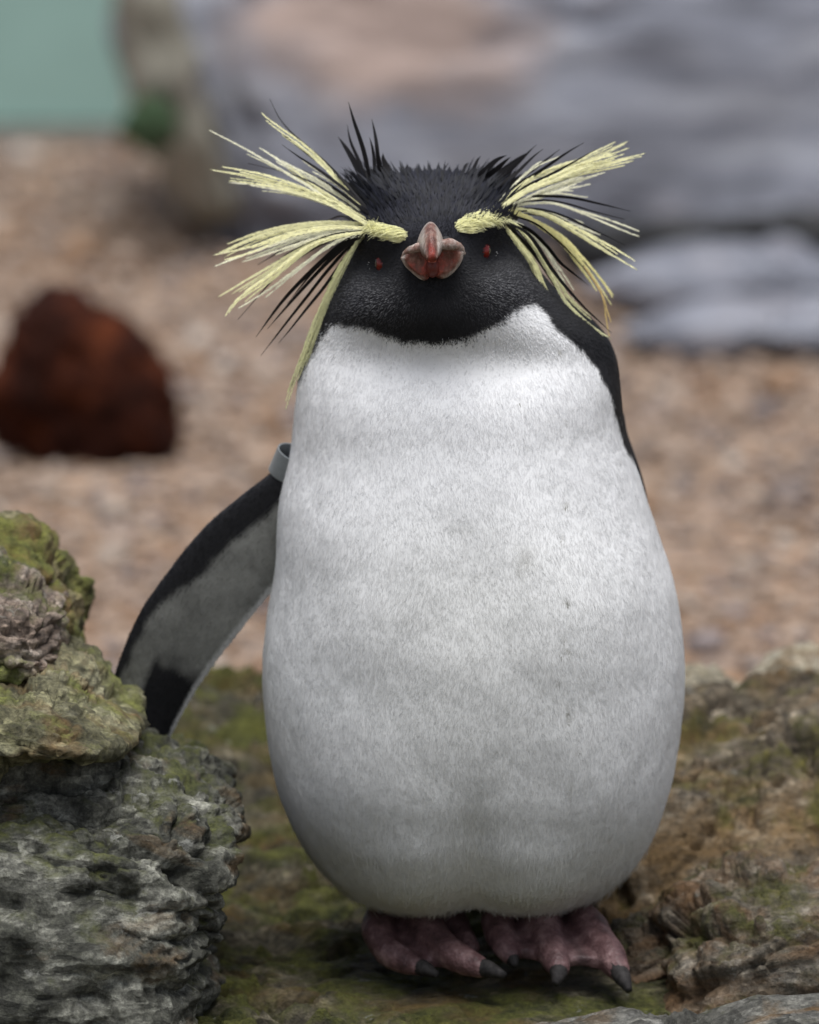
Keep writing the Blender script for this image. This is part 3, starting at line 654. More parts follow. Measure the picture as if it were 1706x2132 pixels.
# ---- crest plumes
ym = M('yellow_plume'); yn = ym.noise(ym.coord(), 300, 3, .6)
ym.set(Base_Color=ym.mix(0.6, ym.attr('Col').outputs['Color'], ym.ramp(yn, [(.3, .8), (.7, 1.15)]), 'MULTIPLY'), Roughness=.6); ym.b.inputs['Specular IOR Level'].default_value = .25
km = M('black_plume'); km.set(Base_Color=(.012, .011, .012), Roughness=.45); km.b.inputs['Specular IOR Level'].default_value = .15
_tr = ym.n('ShaderNodeBsdfTranslucent'); _mx = ym.n('ShaderNodeMixShader'); _mx.inputs[0].default_value = .38
ym.l(ym.b.inputs['Base Color'].links[0].from_socket, _tr.inputs['Color']); ym.l(ym.b.outputs[0], _mx.inputs[1]); ym.l(_tr.outputs[0], _mx.inputs[2]); ym.l(_mx.outputs[0], ym.out.inputs[0])
YEL, PALE, ORA = np.array([.90, .875, .55]), np.array([.91, .895, .70]), np.array([.66, .50, .22])
def strip(pts, wid, side):
    n = len(pts); V = np.concatenate([pts - side * wid[:, None], pts + side * wid[:, None]]); i = np.arange(n - 1)
    return V, np.stack([i, i + 1, i + 1 + n, i + n], 1)
def plume(path, wpx, colour, y0=None, y1=0.035, nfil=1, fray=1.0, black=False, name=None):
    """path: pixel points base..tip; y runs from the head surface to y1 at the tip; several filaments fan slightly apart"""
    wm = wpx * 0.000285 * (1 if black else .8)
    if y0 is None:
        h, _ = hit(*path[0]); y0 = h[1] + (-.004 if black and path[0][1] > 425 else 0.001)
    m = len(path); seg = np.concatenate([[0], np.cumsum([math.dist(path[i], path[i + 1]) for i in range(m - 1)])]); seg /= seg[-1]
    if not black: nfil = 2 if nfil == 1 else int(round(nfil * 2.2))
    VV, FF, CC = [], [], []; off = 0
    def add(V, F, C):
        nonlocal off
        VV.append(V); FF.append(F + off); CC.append(np.broadcast_to(C, (len(V), 3)).copy()); off += len(V)
    for k in range(nfil):
        spread = 0 if nfil == 1 else (k / (nfil - 1) - .5) * 2
        pts = []
        for (x, y), s in zip(path, seg):
            pts.append(P(x, y, y0 + (y1 - y0) * s ** 0.8))
        pts = np.array(pts)
        cv = catmull(pts, 44); tt = np.linspace(0, 1, 44)
        tan_ = np.gradient(cv, axis=0); tan_ /= np.linalg.norm(tan_, axis=1)[:, None]
        vd = np.array([0, -1.0, 0.12]); tw = random.uniform(-.35, .35)
        side = np.cross(tan_, vd); side /= np.linalg.norm(side, axis=1)[:, None]
        fz = np.cross(side, tan_)
        side2 = side * math.cos(tw) + fz * math.sin(tw)
        shrink = 1 - (random.uniform(0, .22) if nfil > 1 and k != nfil // 2 else 0)
        cv = cv + side * (spread * wm * (.12 + .62 * tt ** 1.4) + .0009 * np.sin(tt * random.uniform(3, 7) + k * 2.1) * tt)[:, None] + fz * (random.uniform(-1, 1) * .002 * tt)[:, None]
        if shrink < 1:
            keep = int(44 * shrink); cv = catmull(cv[:keep], 44); tan_ = np.gradient(cv, axis=0); tan_ /= np.linalg.norm(tan_, axis=1)[:, None]
        w1 = wm / max(1, nfil ** .75) * .5
        prof = np.clip(np.minimum(.55 + tt * 2.0, 1) * (1 - tt ** 3.5), .04, 1)
        vane = w1 * prof * (1.0 if black else .42)
        V, F = strip(cv, np.maximum(vane, .00016), side2); 
        sh = random.uniform(.85, 1.1)
        add(V, F, colour * sh)
        
        if not black:
            Ln = np.linalg.norm(np.diff(cv, axis=0), axis=1).sum(); nb = int(Ln / .00042)
            for sgn in (-1, 1):
                ts = np.sort(rng.uniform(.02, .985, nb)); fi = ts * 43; i0 = np.minimum(fi.astype(int), 42); fr = (fi - i0)[:, None]
                b0 = cv[i0] * (1 - fr) + cv[i0 + 1] * fr; T = tan_[i0]; Sd = side2[i0] * sgn
                pr = np.interp(ts, tt, prof)
                bl = w1 * pr * rng.uniform(2.8, 4.6, nb) * (1 + .3 * fray * ts) + .0012
                an = rng.uniform(.10, .25, nb) * (0.8 + .35 * fray)
                dd = T * np.cos(an)[:, None] + Sd * np.sin(an)[:, None] + fz[i0] * rng.normal(.05, .10, nb)[:, None]
                tip = b0 + dd * bl[:, None]; pe = np.cross(dd, fz[i0]); pe /= np.linalg.norm(pe, axis=1)[:, None] + 1e-9
                wb = rng.uniform(.00009, .0002, nb)[:, None]
                V = np.stack([b0 - pe * wb, b0 + pe * wb, tip + pe * wb * .35, tip - pe * wb * .35], 1).reshape(-1, 3)
                F = np.arange(nb)[:, None] * 4 + np.arange(4)
                add(V, F, np.repeat(colour * rng.uniform(.92, 1.07, (nb, 1)), 4, 0))
    V = np.concatenate(VV); F = np.concatenate(FF); C = np.clip(np.concatenate(CC), 0, 1)
    o = mesh_obj(name or ('black_crest_plume' if black else 'yellow_crest_plume'), V - PO, F, km.m if black else ym.m, pg, attrs={'Col': C})
    if not black:
        nv_ = np.array([0, -.5, .86]) + rng.normal(0, .10, V.shape); nv_ /= np.linalg.norm(nv_, axis=1)[:, None]; o.data.normals_split_custom_set_from_vertices(nv_.tolist())
    return o
BLK = np.array([.012, .011, .012])
# image-left side
Y_ = [
 ([(780, 473), (761, 464), (679, 418), (564, 380), (434, 355)], 26, YEL, 4), ([(770, 466), (690, 428), (600, 398), (477, 381)], 12, PALE, 2),
 ([(768, 460), (695, 423), (630, 380), (531, 324), (434, 278)], 7, PALE, 1), ([(768, 455), (728, 425), (663, 379), (597, 344), (538, 306)], 13, PALE, 2),
 ([(765, 440), (720, 395), (679, 349), (630, 303), (564, 257), (541, 237)], 11, YEL, 2), ([(762, 436), (695, 378), (630, 337)], 8, PALE, 1),
 ([(772, 462), (720, 432), (650, 385), (590, 342)], 10, YEL, 2),
 ([(778, 474), (757, 468), (695, 466), (610, 475), (531, 494), (452, 526)], 20, YEL, 3), ([(775, 476), (700, 474), (610, 488), (520, 518), (444, 537)], 12, YEL, 2),
 ([(772, 478), (700, 480), (612, 500), (530, 528), (450, 558)], 11, PALE, 2), ([(770, 480), (690, 488), (600, 516), (508, 546)], 8, PALE, 1),
 ([(768, 480), (728, 487), (663, 500), (610, 530), (531, 577), (460, 622)], 14, YEL, 2), ([(768, 482), (700, 494), (646, 516), (564, 578), (498, 626), (471, 661)], 14, YEL, 2),
 ([(766, 484), (700, 505), (640, 545), (560, 606), (500, 648)], 9, PALE, 1),
 ([(764, 486), (745, 505), (715, 560), (681, 627), (650, 705), (618, 787), (594, 854)], 20, np.array([.70, .69, .40]), 3), ([(762, 488), (725, 530), (690, 590), (655, 680), (640, 730)], 9, np.array([.70, .70, .38]), 1),
 # image-right side
 ([(1030, 442), (1094, 399), (1182, 363), (1270, 337), (1346, 315)], 26, YEL, 4), ([(1040, 436), (1120, 385), (1210, 345), (1300, 320)], 12, YEL, 2),
 ([(1050, 434), (1130, 398), (1200, 374), (1261, 354)], 10, PALE, 2), ([(1060, 432), (1140, 406), (1229, 377)], 8, PALE, 1),
 ([(1030, 436), (1070, 398), (1109, 371), (1160, 350), (1212, 336), (1308, 289)], 11, YEL, 2), ([(1024, 436), (1060, 395), (1110, 352), (1160, 325)], 5, PALE, 1),
 ([(1050, 434), (1105, 424), (1153, 424), (1212, 443), (1270, 464), (1335, 487)], 6, PALE, 1), ([(1060, 428), (1115, 408), (1153, 402), (1226, 404)], 6, PALE, 1),
 ([(1045, 438), (1082, 436), (1138, 448), (1197, 478), (1270, 522), (1330, 559)], 15, YEL, 2), ([(1052, 436), (1120, 438), (1190, 462), (1251, 481)], 8, PALE, 1),
 ([(1040, 440), (1070, 442), (1109, 459), (1168, 496), (1212, 546), (1247, 593), (1272, 634)], 22, np.array([.84, .79, .40]), 3),
 ([(1215, 552), (1250, 606), (1264, 656), (1275, 700)], 5, ORA, 1),
 ([(1032, 446), (1045, 465), (1071, 496), (1109, 548), (1138, 614), (1182, 668), (1226, 708), (1275, 766)], 22, np.array([.72, .70, .40]), 3),
 ([(1036, 446), (1075, 470), (1112, 510), (1153, 575), (1182, 624), (1226, 668), (1275, 705)], 16, np.array([.72, .71, .43]), 2), ([(1040, 446), (1090, 472), (1128, 510), (1160, 560), (1200, 625)], 8, PALE * .9, 1),
 ([(1036, 448), (1070, 485), (1100, 530), (1125, 580), (1150, 620)], 12, np.array([.70, .69, .36]), 2),
]
for path, w, c, nf in Y_:
    down_ = path[-1][1] > 640
    plume(path, w, c, nfil=nf, y1=0.0 if down_ else random.uniform(.015, .045), y0=None)
K_ = [
 ([(770, 456), (700, 410), (620, 368), (520, 338)], 3), ([(768, 470), (690, 470), (600, 484), (500, 520)], 3), ([(766, 478), (690, 490), (610, 522), (540, 566)], 3), ([(1040, 430), (1120, 382), (1200, 350), (1275, 318)], 3), ([(1050, 442), (1130, 440), (1200, 470), (1290, 530)], 3), ([(1046, 450), (1090, 490), (1130, 550), (1170, 630)], 4), ([(1045, 446), (1110, 462), (1165, 505), (1230, 580)], 4),
 ([(765, 432), (700, 365), (640, 320), (556, 246)], 6), ([(768, 436), (690, 350), (597, 262), (561, 207)], 5), ([(772, 440), (730, 405), (660, 350), (590, 300)], 7), ([(775, 448), (740, 425), (680, 380), (630, 350)], 7),
 ([(770, 452), (725, 430), (660, 395), (595, 345)], 4), ([(778, 430), (745, 400), (705, 365), (678, 342)], 6),
 ([(755, 482), (690, 486), (630, 500), (531, 551)], 6), ([(755, 486), (680, 505), (584, 569), (492, 664)], 4), ([(752, 470), (715, 452), (690, 458), (660, 472)], 4),
 ([(756, 490), (728, 497), (679, 537), (597, 619), (533, 699)], 9), ([(756, 492), (728, 507), (682, 548), (620, 615), (558, 681)], 8), ([(752, 498), (722, 520), (679, 569), (630, 632), (541, 740)], 7),
 ([(750, 502), (725, 530), (680, 592), (630, 650), (582, 715)], 7), ([(740, 515), (700, 590), (660, 680), (605, 803)], 3), ([(757, 488), (715, 512), (660, 560), (600, 628)], 6),
 ([(771, 372), (758, 320), (740, 260), (729, 211)], 10), ([(762, 372), (742, 322), (722, 260)], 8), ([(762, 384), (735, 335), (705, 286)], 14), ([(791, 366), (784, 310), (776, 247)], 9), ([(782, 370), (777, 325), (771, 287)], 8),
 ([(808, 368), (804, 345), (798, 318)], 14), ([(848, 362), (849, 350), (848, 338)], 6), ([(775, 380), (752, 352), (725, 312)], 10), ([(796, 372), (788, 338), (782, 300)], 11), ([(815, 364), (812, 350), (812, 338)], 8),
 ([(975, 366), (990, 345), (1004, 324)], 9), ([(990, 372), (1015, 350), (1055, 322)], 13), ([(1000, 378), (1030, 354), (1066, 329)], 12), ([(1015, 392), (1060, 355), (1119, 304)], 8), ([(1018, 398), (1075, 360), (1131, 312)], 8),
 ([(1024, 402), (1090, 365), (1168, 313)], 8), ([(1030, 408), (1110, 365), (1217, 298)], 8), ([(1040, 414), (1140, 365), (1244, 313)], 6), ([(1060, 420), (1080, 408), (1096, 395)], 6), ([(1005, 385), (1040, 360), (1090, 328)], 9),
 ([(960, 364), (968, 350), (976, 340)], 7), ([(1010, 386), (1050, 350), (1105, 318)], 9),
 ([(1065, 420), (1115, 408), (1188, 410), (1250, 424), (1312, 442)], 6), ([(1065, 424), (1130, 416), (1182, 423), (1240, 442), (1297, 459)], 4), ([(1060, 432), (1130, 436), (1182, 452), (1235, 480), (1300, 512)], 5),
 ([(1060, 444), (1136, 450), (1200, 488), (1262, 524)], 4), ([(1060, 460), (1105, 480), (1140, 512), (1170, 549), (1222, 593)], 8),
 ([(1050, 460), (1103, 490), (1153, 563), (1212, 636), (1270, 694)], 8), ([(1045, 458), (1090, 500), (1125, 545), (1160, 585)], 6), ([(1060, 470), (1120, 540), (1175, 620), (1225, 670)], 4),
]
for path, w in K_:
    plume(path, w, BLK, black=True, y1=0.0 if path[-1][1] > 640 else random.uniform(.01, .045))
# brow tufts: short dense yellow feathers from the bill to the head side
for path, nm in (([(851, 491), (825, 487), (795, 479), (768, 466), (752, 462)], 0), ([(946, 473), (975, 464), (1005, 452), (1035, 438), (1060, 428)], 1)):
    n = 2200; tt = rng.random(n) ** .9; cv = catmull([(*q, 0) for q in path], 50)
    ix = (tt * 49).astype(int); tg = np.gradient(cv, axis=0); q = cv[ix]; T = tg[ix]; T /= np.linalg.norm(T, axis=1)[:, None]
    Nn = np.stack([-T[:, 1], T[:, 0]], 1); wv = 17 * np.minimum(1, .5 + tt * 3.2)
    o2 = rng.uniform(-1, 1, n) * wv
    pts, nrm, dr = [], [], []
    for i in range(n):
        h, nh = hit(q[i, 0] + Nn[i, 0] * o2[i], q[i, 1] + Nn[i, 1] * o2[i])
        wdir = P(q[i, 0] + T[i, 0] * 10, q[i, 1] + T[i, 1] * 10 + o2[i] * .12) - P(q[i, 0], q[i, 1])
        pts.append(h + nh * .0006 * (1 - abs(o2[i]) / 18)); nrm.append(nh); dr.append(wdir)
    pts, nrm, dr = map(np.array, (pts, nrm, dr)); dr = dr / np.linalg.norm(dr, axis=1)[:, None] + rng.normal(0, .2, dr.shape)
    dr = dr - (dr * nrm).sum(1)[:, None] * nrm; dr /= np.linalg.norm(dr, axis=1)[:, None]
    cc = np.array([.90, .88, .52]) * rng.uniform(.85, 1.12, (n, 1))
    blades('brow_tuft', pts, nrm, dr, rng.uniform(.004, .009, n), rng.uniform(.0003, .0007, n), cc, pg, ym.m, lift=rng.uniform(.08, .3, n), normal_mix=.6, kind=None)

# ---- eyes
em = M('red_iris'); em.set(Base_Color=em.mix(em.ramp(em.noise(em.coord(), 400, 3, .6), [(.3, 0.), (.7, 1.)]), (.10, .004, .003), (.19, .009, .006)), Roughness=.12)
pupm = simple('pupil', (.004, .004, .004), .08, .6).m; lidm = simple('eyelid', (.02, .019, .02), .55, .4, (300, .3)).m
specm = simple('pale_lid_spot', (.4, .4, .4), .6, .3).m
def tube(path, radii, seg=10, cap=True):
    path = np.asarray(path); n = len(path); tg = np.gradient(path, axis=0); tg /= np.linalg.norm(tg, axis=1)[:, None]
    up = np.array([0.13, 0.2, 1.0]); V = []
    for i in range(n):
        a_ = np.cross(tg[i], up); a_ /= np.linalg.norm(a_); b_ = np.cross(a_, tg[i])
        an = np.linspace(0, 2 * math.pi, seg, endpoint=False)
        V.append(path[i] + radii[i] * (np.cos(an)[:, None] * a_ + np.sin(an)[:, None] * b_))
    V = np.concatenate(V); F = [[i * seg + j, i * seg + (j + 1) % seg, (i + 1) * seg + (j + 1) % seg, (i + 1) * seg + j] for i in range(n - 1) for j in range(seg)]
    if cap: F += [list(range(seg))[::-1], [(n - 1) * seg + j for j in range(seg)]]
    return V, F
def eye(px, py, side):
    h, nh = hit(px, py); ax = np.array([side * .985, -.17, .02]); ax /= np.linalg.norm(ax)
    v, f = getico(4); r = .0060; c0 = h - nh * .0040
    e_ = mesh_obj('eye', v * r + c0 - PO, f, em.m, pg)
    al = v @ ax; pv = v[al > .72 - .05]
    dsk, fd = [], []
    k = 24; a1 = np.cross(ax, [0, 0, 1.0]); a1 /= np.linalg.norm(a1); a2 = np.cross(ax, a1)
    rings = [0, .15, .3, .42]; dsk = [ax * r * 1.012]
    for a_ in rings[1:]:
        for j in range(k): dsk.append((ax * math.cos(a_) + (a1 * math.cos(j * 2 * math.pi / k) + a2 * math.sin(j * 2 * math.pi / k)) * math.sin(a_)) * r * 1.012)
    fd = [[0, 1 + j, 1 + (j + 1) % k] for j in range(k)] + [[1 + q * k + j, 1 + (q + 1) * k + j, 1 + (q + 1) * k + (j + 1) % k, 1 + q * k + (j + 1) % k] for q in range(2) for j in range(k)]
    mesh_obj('pupil', np.array(dsk) + c0 - PO, fd, pupm, e_)
    for j in range(3):
        a_ = random.uniform(-.6, 1.5)
        hh, nh2 = hit(px + side * random.uniform(14, 19) , py + math.sin(a_) * 20)
        v3, f3 = getico(1); mesh_obj('lid_spot', v3 * random.uniform(.0002, .0004) + hh + nh2 * .0022 - PO, f3, specm, e_)
eye(790, 550, -1); eye(1013, 524, 1)

# ---- bill
bm_ = M('horn'); rim = bm_.attr('rim').outputs['Fac']; bvv = bm_.coord()
hn = bm_.noise(bm_.coord(scale=(1, 1, .35)), 260, 6, .75, 1.0); hn2 = bm_.noise(bvv, 130, 5, .65)
edge = bm_.math('ADD', rim, bm_.math('MULTIPLY', bm_.math('SUBTRACT', hn2, .5), 1.3))
hc = bm_.ramp(edge, [(.12, (.27, .045, .03)), (.40, (.13, .045, .032)), (.66, (.25, .14, .11)), (.88, (.47, .40, .36))])
hc = bm_.mix(.8, hc, bm_.ramp(hn, [(.3, .5), (.5, 1.0), (.68, 1.9)]), 'MULTIPLY')
bm_.set(Base_Color=hc, Roughness=bm_.ramp(hn, [(.3, .22), (.7, .45)]), Normal=bm_.bump(hn, .6, .0015)); bm_.b.inputs['Specular IOR Level'].default_value = .45
orm = simple('orange_bill_tip', (.30, .055, .025), .5, .4, (300, .25)).m
inm = simple('gape_skin', (.15, .028, .02), .5, .4, (250, .3)).m
bill = bpy.data.objects.new('bill', None); COL.objects.link(bill); bill.parent = pg; bill.location = BILL - PO; BO = BILL
ys0 = BILL[1]
def loft(secs, seg=36, sq=1.0):
    secs = np.array(secs, float); secs = catmull(secs, 40); V, rm = [], []
    an = np.linspace(0, 2 * math.pi, seg, endpoint=False)
    for i, s in enumerate(secs):
        # px,py,dy,hw,hh : keeled section, narrower at the top
        for a_ in an:
            ca_, sa_ = math.cos(a_), math.sin(a_)
            wtop = 1 - .34 * max(0, sa_)
            V.append(P(s[0] + ca_ * s[3] * wtop, s[1] - sa_ * s[4], ys0 + s[2])); rm.append(.10 + .75 * (1 - i / 39) ** 1.3 + .45 * abs(ca_) ** 4)
    n = len(secs); F = [[i * seg + j, i * seg + (j + 1) % seg, (i + 1) * seg + (j + 1) % seg, (i + 1) * seg + j] for i in range(n - 1) for j in range(seg)]
    F += [list(range(seg))[::-1], [(n - 1) * seg + j for j in range(seg)]]
    return np.array(V), F, np.array(rm)
V, F, rm = loft([(896, 505, .014, 27, 40), (897, 503, .004, 28, 42), (897, 503, -.007, 27, 42), (898, 506, -.017, 24, 37), (899, 514, -.025, 19, 28), (899.5, 525, -.030, 14, 19), (900, 537, -.0335, 10.5, 8)])
mesh_obj('upper_mandible', V - BO, F, bm_.m, bill, attrs={'rim': rm})
V, F, rm = loft([(900, 539, -.0322, 9.5, 6), (900, 542, -.0334, 9, 3.6), (900, 544.5, -.0333, 8.4, 1.8), (900.5, 546, -.033, 7.5, .8)], 24)
def horn_edge(path, rad):
    w = catmull([P(a, b, ys0 + y) for a, b, y in path], 16); Vh, Fh = tube(w, np.interp(np.linspace(0, 1, 16), np.linspace(0, 1, len(rad)), rad), 12)
    Vh = Vh + .0005 * np.stack([perlin(Vh * 300), perlin(Vh * 300 + 5), perlin(Vh * 300 + 11)], 1)
    mesh_obj('upper_mandible_edge', Vh - BO, Fh, bm_.m, bill, attrs={'rim': np.full(len(Vh), .72)})
horn_edge([(884, 513, -.014), (866, 517, -.014), (848, 526, -.011), (838, 539, -.007)], [.0028, .0026, .0021, .0012])
horn_edge([(916, 510, -.014), (938, 509, -.014), (956, 515, -.011), (966, 528, -.007)], [.003, .0034, .0026, .0013])
mesh_obj('bill_tip', V - BO, F, orm, bill)
def lobe(name, outline, dy, depth, dish, mat):
    c = np.mean(outline, 0); out = catmull([(*q, 0) for q in outline + outline[:1]], 65)[:-1, :2]
    V, rm, F = [], [], []; K = 14
    for k in range(K + 1):                        # front face from rim (k=0) to centre, dished
        s = 1 - k / K; bulge = (1 - s ** 3.2) if False else 0
        for q in out:
            rr = c + (q - c) * max(s, .004)
            z = math.sqrt(max(0, 1 - s ** 2.6)); zz = -depth * z + dish * depth * max(0, 1 - (s / .72) ** 2)
            V.append(P(rr[0], rr[1], ys0 + dy + zz)); inn_ = float(smoothstep(30, 5, abs(rr[0] - 901))); rm.append((.42 + .5 * float(smoothstep(.6, 1.0, s))) * (1 - .75 * inn_))
    for k in range(1, 6):                         # back, running into the face
        s = 1 - .04 * k
        for q in out:
            rr = c + (q - c) * s; V.append(P(rr[0], rr[1], ys0 + dy + .005 * k)); rm.append(1)
    n = len(out)
    for k in range(K): F += [[k * n + j, k * n + (j + 1) % n, (k + 1) * n + (j + 1) % n, (k + 1) * n + j] for j in range(n)]
    base = (K + 1) * n
    for k in range(5):
        a_ = 0 if k == 0 else base + (k - 1) * n; b_ = base + k * n
        F += [[a_ + (j + 1) % n, a_ + j, b_ + j, b_ + (j + 1) % n] for j in range(n)]
    return mesh_obj(name, np.array(V) - BO, F, mat, bill, attrs={'rim': np.array(rm, float)})
lobe('lower_mandible_side', [(835, 537), (846, 521), (864, 513), (882, 517), (895, 535), (900, 562), (890, 582), (876, 582), (858, 568), (843, 553)], -.009, .0065, .3, bm_.m)
lobe('lower_mandible_side', [(967, 524), (956, 509), (938, 503), (920, 510), (906, 533), (903, 562), (910, 577), (928, 579), (948, 564), (962, 544)], -.009, .0065, .3, bm_.m)
v, f = getico(4); c0 = P(901, 553, ys0 - .008)
mesh_obj('gape', v * np.array([.0048, .010, .0068]) + c0 - BO, f, inm, bill)
v, f = getico(3); c0 = P(929, 497, ys0 - .004)
mesh_obj('nostril_lump', v * np.array([.0024, .004, .0014]) * (1 + .2 * perlin(v * 2)[:, None]) + c0 - BO, f, lidm, bill)

# ---- flippers
flm = M('flipper_skin'); fa = flm.attr('Col').outputs['Color']; fnz = flm.noise(flm.coord(), 260, 5, .7)
flm.set(Base_Color=flm.mix(.5, fa, flm.ramp(fnz, [(.3, .75), (.7, 1.25)]), 'MULTIPLY'), Roughness=.6, Normal=flm.bump(fnz, .35, .0015)); flm.b.inputs['Specular IOR Level'].default_value = .3
def flipper(lead, trail, y_in, y_out, tilt, pattern, thick=.0065):
    n, k = 150, 64; Lc = catmull([(*q, 0) for q in lead], n)[:, :2]; Tc = catmull([(*q, 0) for q in trail], n)[:, :2]
    V, C = [], []
    for i in range(n):
        t = i / (n - 1); yb = y_in + (y_out - y_in) * t
        a_ = P(*Lc[i], yb); b_ = P(*Tc[i], yb + tilt); ch = b_ - a_; nv = np.array([ch[2], 0, -ch[0]]); nv = np.cross(ch, np.cross(np.array([0, -1., 0]), ch)); nv /= np.linalg.norm(nv)
        endt = math.sqrt(max(0.0, 1 - max(0, (t - .93) / .07) ** 2)); 
        for j in range(k):
            an = 2 * math.pi * j / k; s = .5 - .5 * math.cos(an); sgn = 1 if an < math.pi else -1
            th_ = thick * (1 - .45 * t) * (2.2 * math.sqrt(max(s, 0)) * (1 - s) ** .75 + .10 * (1 - s) ) * endt
            p_ = a_ + ch * s + nv * sgn * th_; V.append(p_); C.append((t, s, sgn))
    C = np.array(C); V = np.array(V); col = pattern(C[:, 0], C[:, 1], C[:, 2], V)
    F = [[i * k + j, i * k + (j + 1) % k, (i + 1) * k + (j + 1) % k, (i + 1) * k + j] for i in range(n - 1) for j in range(k)] + [list(range(k))[::-1], [(n - 1) * k + j for j in range(k)]]
    me_n = None
    return V, np.array(F[:-2]), F, col
def under(t, s, sgn, V):
    nz = perlin(V * 90); blackc = np.array([.015, .015, .018]); grey = np.array([.30, .30, .28]); wht = np.array([.75, .75, .74])  # underside is white; its shade is put into this grey
    lead_b = np.interp(t, [0, .15, .45, .58, .7, 1], [.50, .33, .27, .10, .06, .06]) + .035 * nz
    k = smoothstep(lead_b + .06, lead_b - .03, s)
    tip = smoothstep(.66, .72, t + .03 * nz) * smoothstep(.32, .40, s + .02 * nz + .35 * smoothstep(.8, 1., t))
    te = smoothstep(.92, .96, s + .012 * nz)
    g = grey * (1 + .3 * fbm(V * 40, 3)[:, None]); dusk = smoothstep(.3, .7, t)[:, None] * .45
    c = g * (1 - dusk * (1 - s[:, None])) 
    kk = np.maximum(k, tip)[:, None]
    c = c * (1 - kk) + blackc * kk
    c = c * (1 - te[:, None]) + wht * te[:, None]
    c = np.where((sgn < 0)[:, None] & (s < .93)[:, None], blackc, c)
    return np.clip(c, .01, .9)
lead = [(680, 900), (625, 935), (566, 985), (500, 1035), (440, 1085), (398, 1130), (360, 1178), (326, 1224), (300, 1262), (276, 1308), (256, 1358), (240, 1405), (236, 1450), (262, 1540), (300, 1590)]
trail = [(690, 1010), (650, 1110), (612, 1180), (566, 1232), (535, 1268), (502, 1310), (470, 1350), (440, 1390), (412, 1430), (390, 1468), (370, 1503), (354, 1535), (340, 1560), (325, 1582), (310, 1598)]
V, F, Fa, col = flipper(lead, trail, .015, .035, .012, under)
fl = mesh_obj('flipper', V - PO, Fa, flm.m, pg, attrs={'Col': col})
# fuzz on the flipper edge
nf = 9000; fi = rng.integers(0, len(F), nf); fp = V[F[fi]].mean(1); fn_ = vnormals(V, F)[F[fi][:, 0]]
cvec = V.reshape(150, 64, 3).mean(1)[np.clip(F[fi][:, 0] // 64, 0, 149)]
if ((fp - cvec) * fn_).sum() < 0: fn_ = -fn_
fd_ = np.tile(P(300, 1500, 0) - P(560, 1050, 0), (nf, 1)); fd_ /= np.linalg.norm(fd_, axis=1)[:, None]; fd_ = fd_ + rng.normal(0, .2, fd_.shape)
fd_ = fd_ - (fd_ * fn_).sum(1)[:, None] * fn_; fd_ /= np.linalg.norm(fd_, axis=1)[:, None]
fz = blades('flipper_feathers', fp, fn_, fd_, rng.uniform(.0015, .003, nf), rng.uniform(.0004, .0007, nf), col[F[fi][:, 0]] * rng.uniform(.8, 1.2, (nf, 1)), fl, ftm.m, lift=rng.uniform(.1, .35, nf), normal_mix=.6)
lead2 = [(1180, 720), (1240, 780), (1292, 850), (1306, 905), (1322, 952), (1338, 1000), (1350, 1060), (1352, 1130), (1350, 1200), (1345, 1300), (1330, 1400), (1310, 1470)]
trail2 = [(1150, 860), (1180, 930), (1200, 990), (1215, 1040), (1225, 1090), (1235, 1140), (1245, 1190), (1252, 1240), (1258, 1300), (1268, 1360), (1280, 1430), (1300, 1490)]
V2, F2, Fa2, col2 = flipper(lead2, trail2, .045, .115, .06, lambda t, s, g, V: np.tile(np.array([.018, .018, .022]), (len(V), 1)), .006)
mesh_obj('flipper', V2 - PO, Fa2, flm.m, pg, attrs={'Col': col2})
# identification band round the flipper base
band_m = simple('grey_band', (.24, .26, .27), .42, .5, (120, .15)).m
c0 = P(606, 966, .018); axv = P(600, 935, 0) - P(574, 998, 0); axv /= np.linalg.norm(axv); axv = axv + np.array([0, -.45, 0]); axv /= np.linalg.norm(axv)
e1 = np.cross(axv, [0, -1., 0]); e1 /= np.linalg.norm(e1); e2 = np.cross(axv, e1)
V, F = [], []; K = 64; hh_ = .0083; ro, ri = (.0112, .0088), (.0103, .0079)
for (r_, h_) in ((ro, -hh_), (ro, hh_), (ri, hh_), (ri, -hh_)):
    for j in range(K): a_ = 2 * math.pi * j / K; V.append(c0 + axv * h_ + e1 * math.cos(a_) * r_[0] + e2 * math.sin(a_) * r_[1])
for q in range(4): F += [[q * K + j, q * K + (j + 1) % K, ((q + 1) % 4) * K + (j + 1) % K, ((q + 1) % 4) * K + j] for j in range(K)]
bo = mesh_obj('flipper_band', np.array(V) - PO, F, band_m, fl, smooth=False); tag(bo, 'grey plastic identification band')

# ---- tail: stiff black feathers behind, touching the rock
for j in range(7):
    a_ = (j - 3) * .13; V, F = tube([(0.05 + math.sin(a_) * .02, .10, .075), (0.05 + math.sin(a_) * .06, .135, .045), (0.05 + math.sin(a_) * .1, .165, .028)], [.006, .004, .001], 6)
    mesh_obj('tail_feather', V * 1.0 - PO, F, km.m, pg)

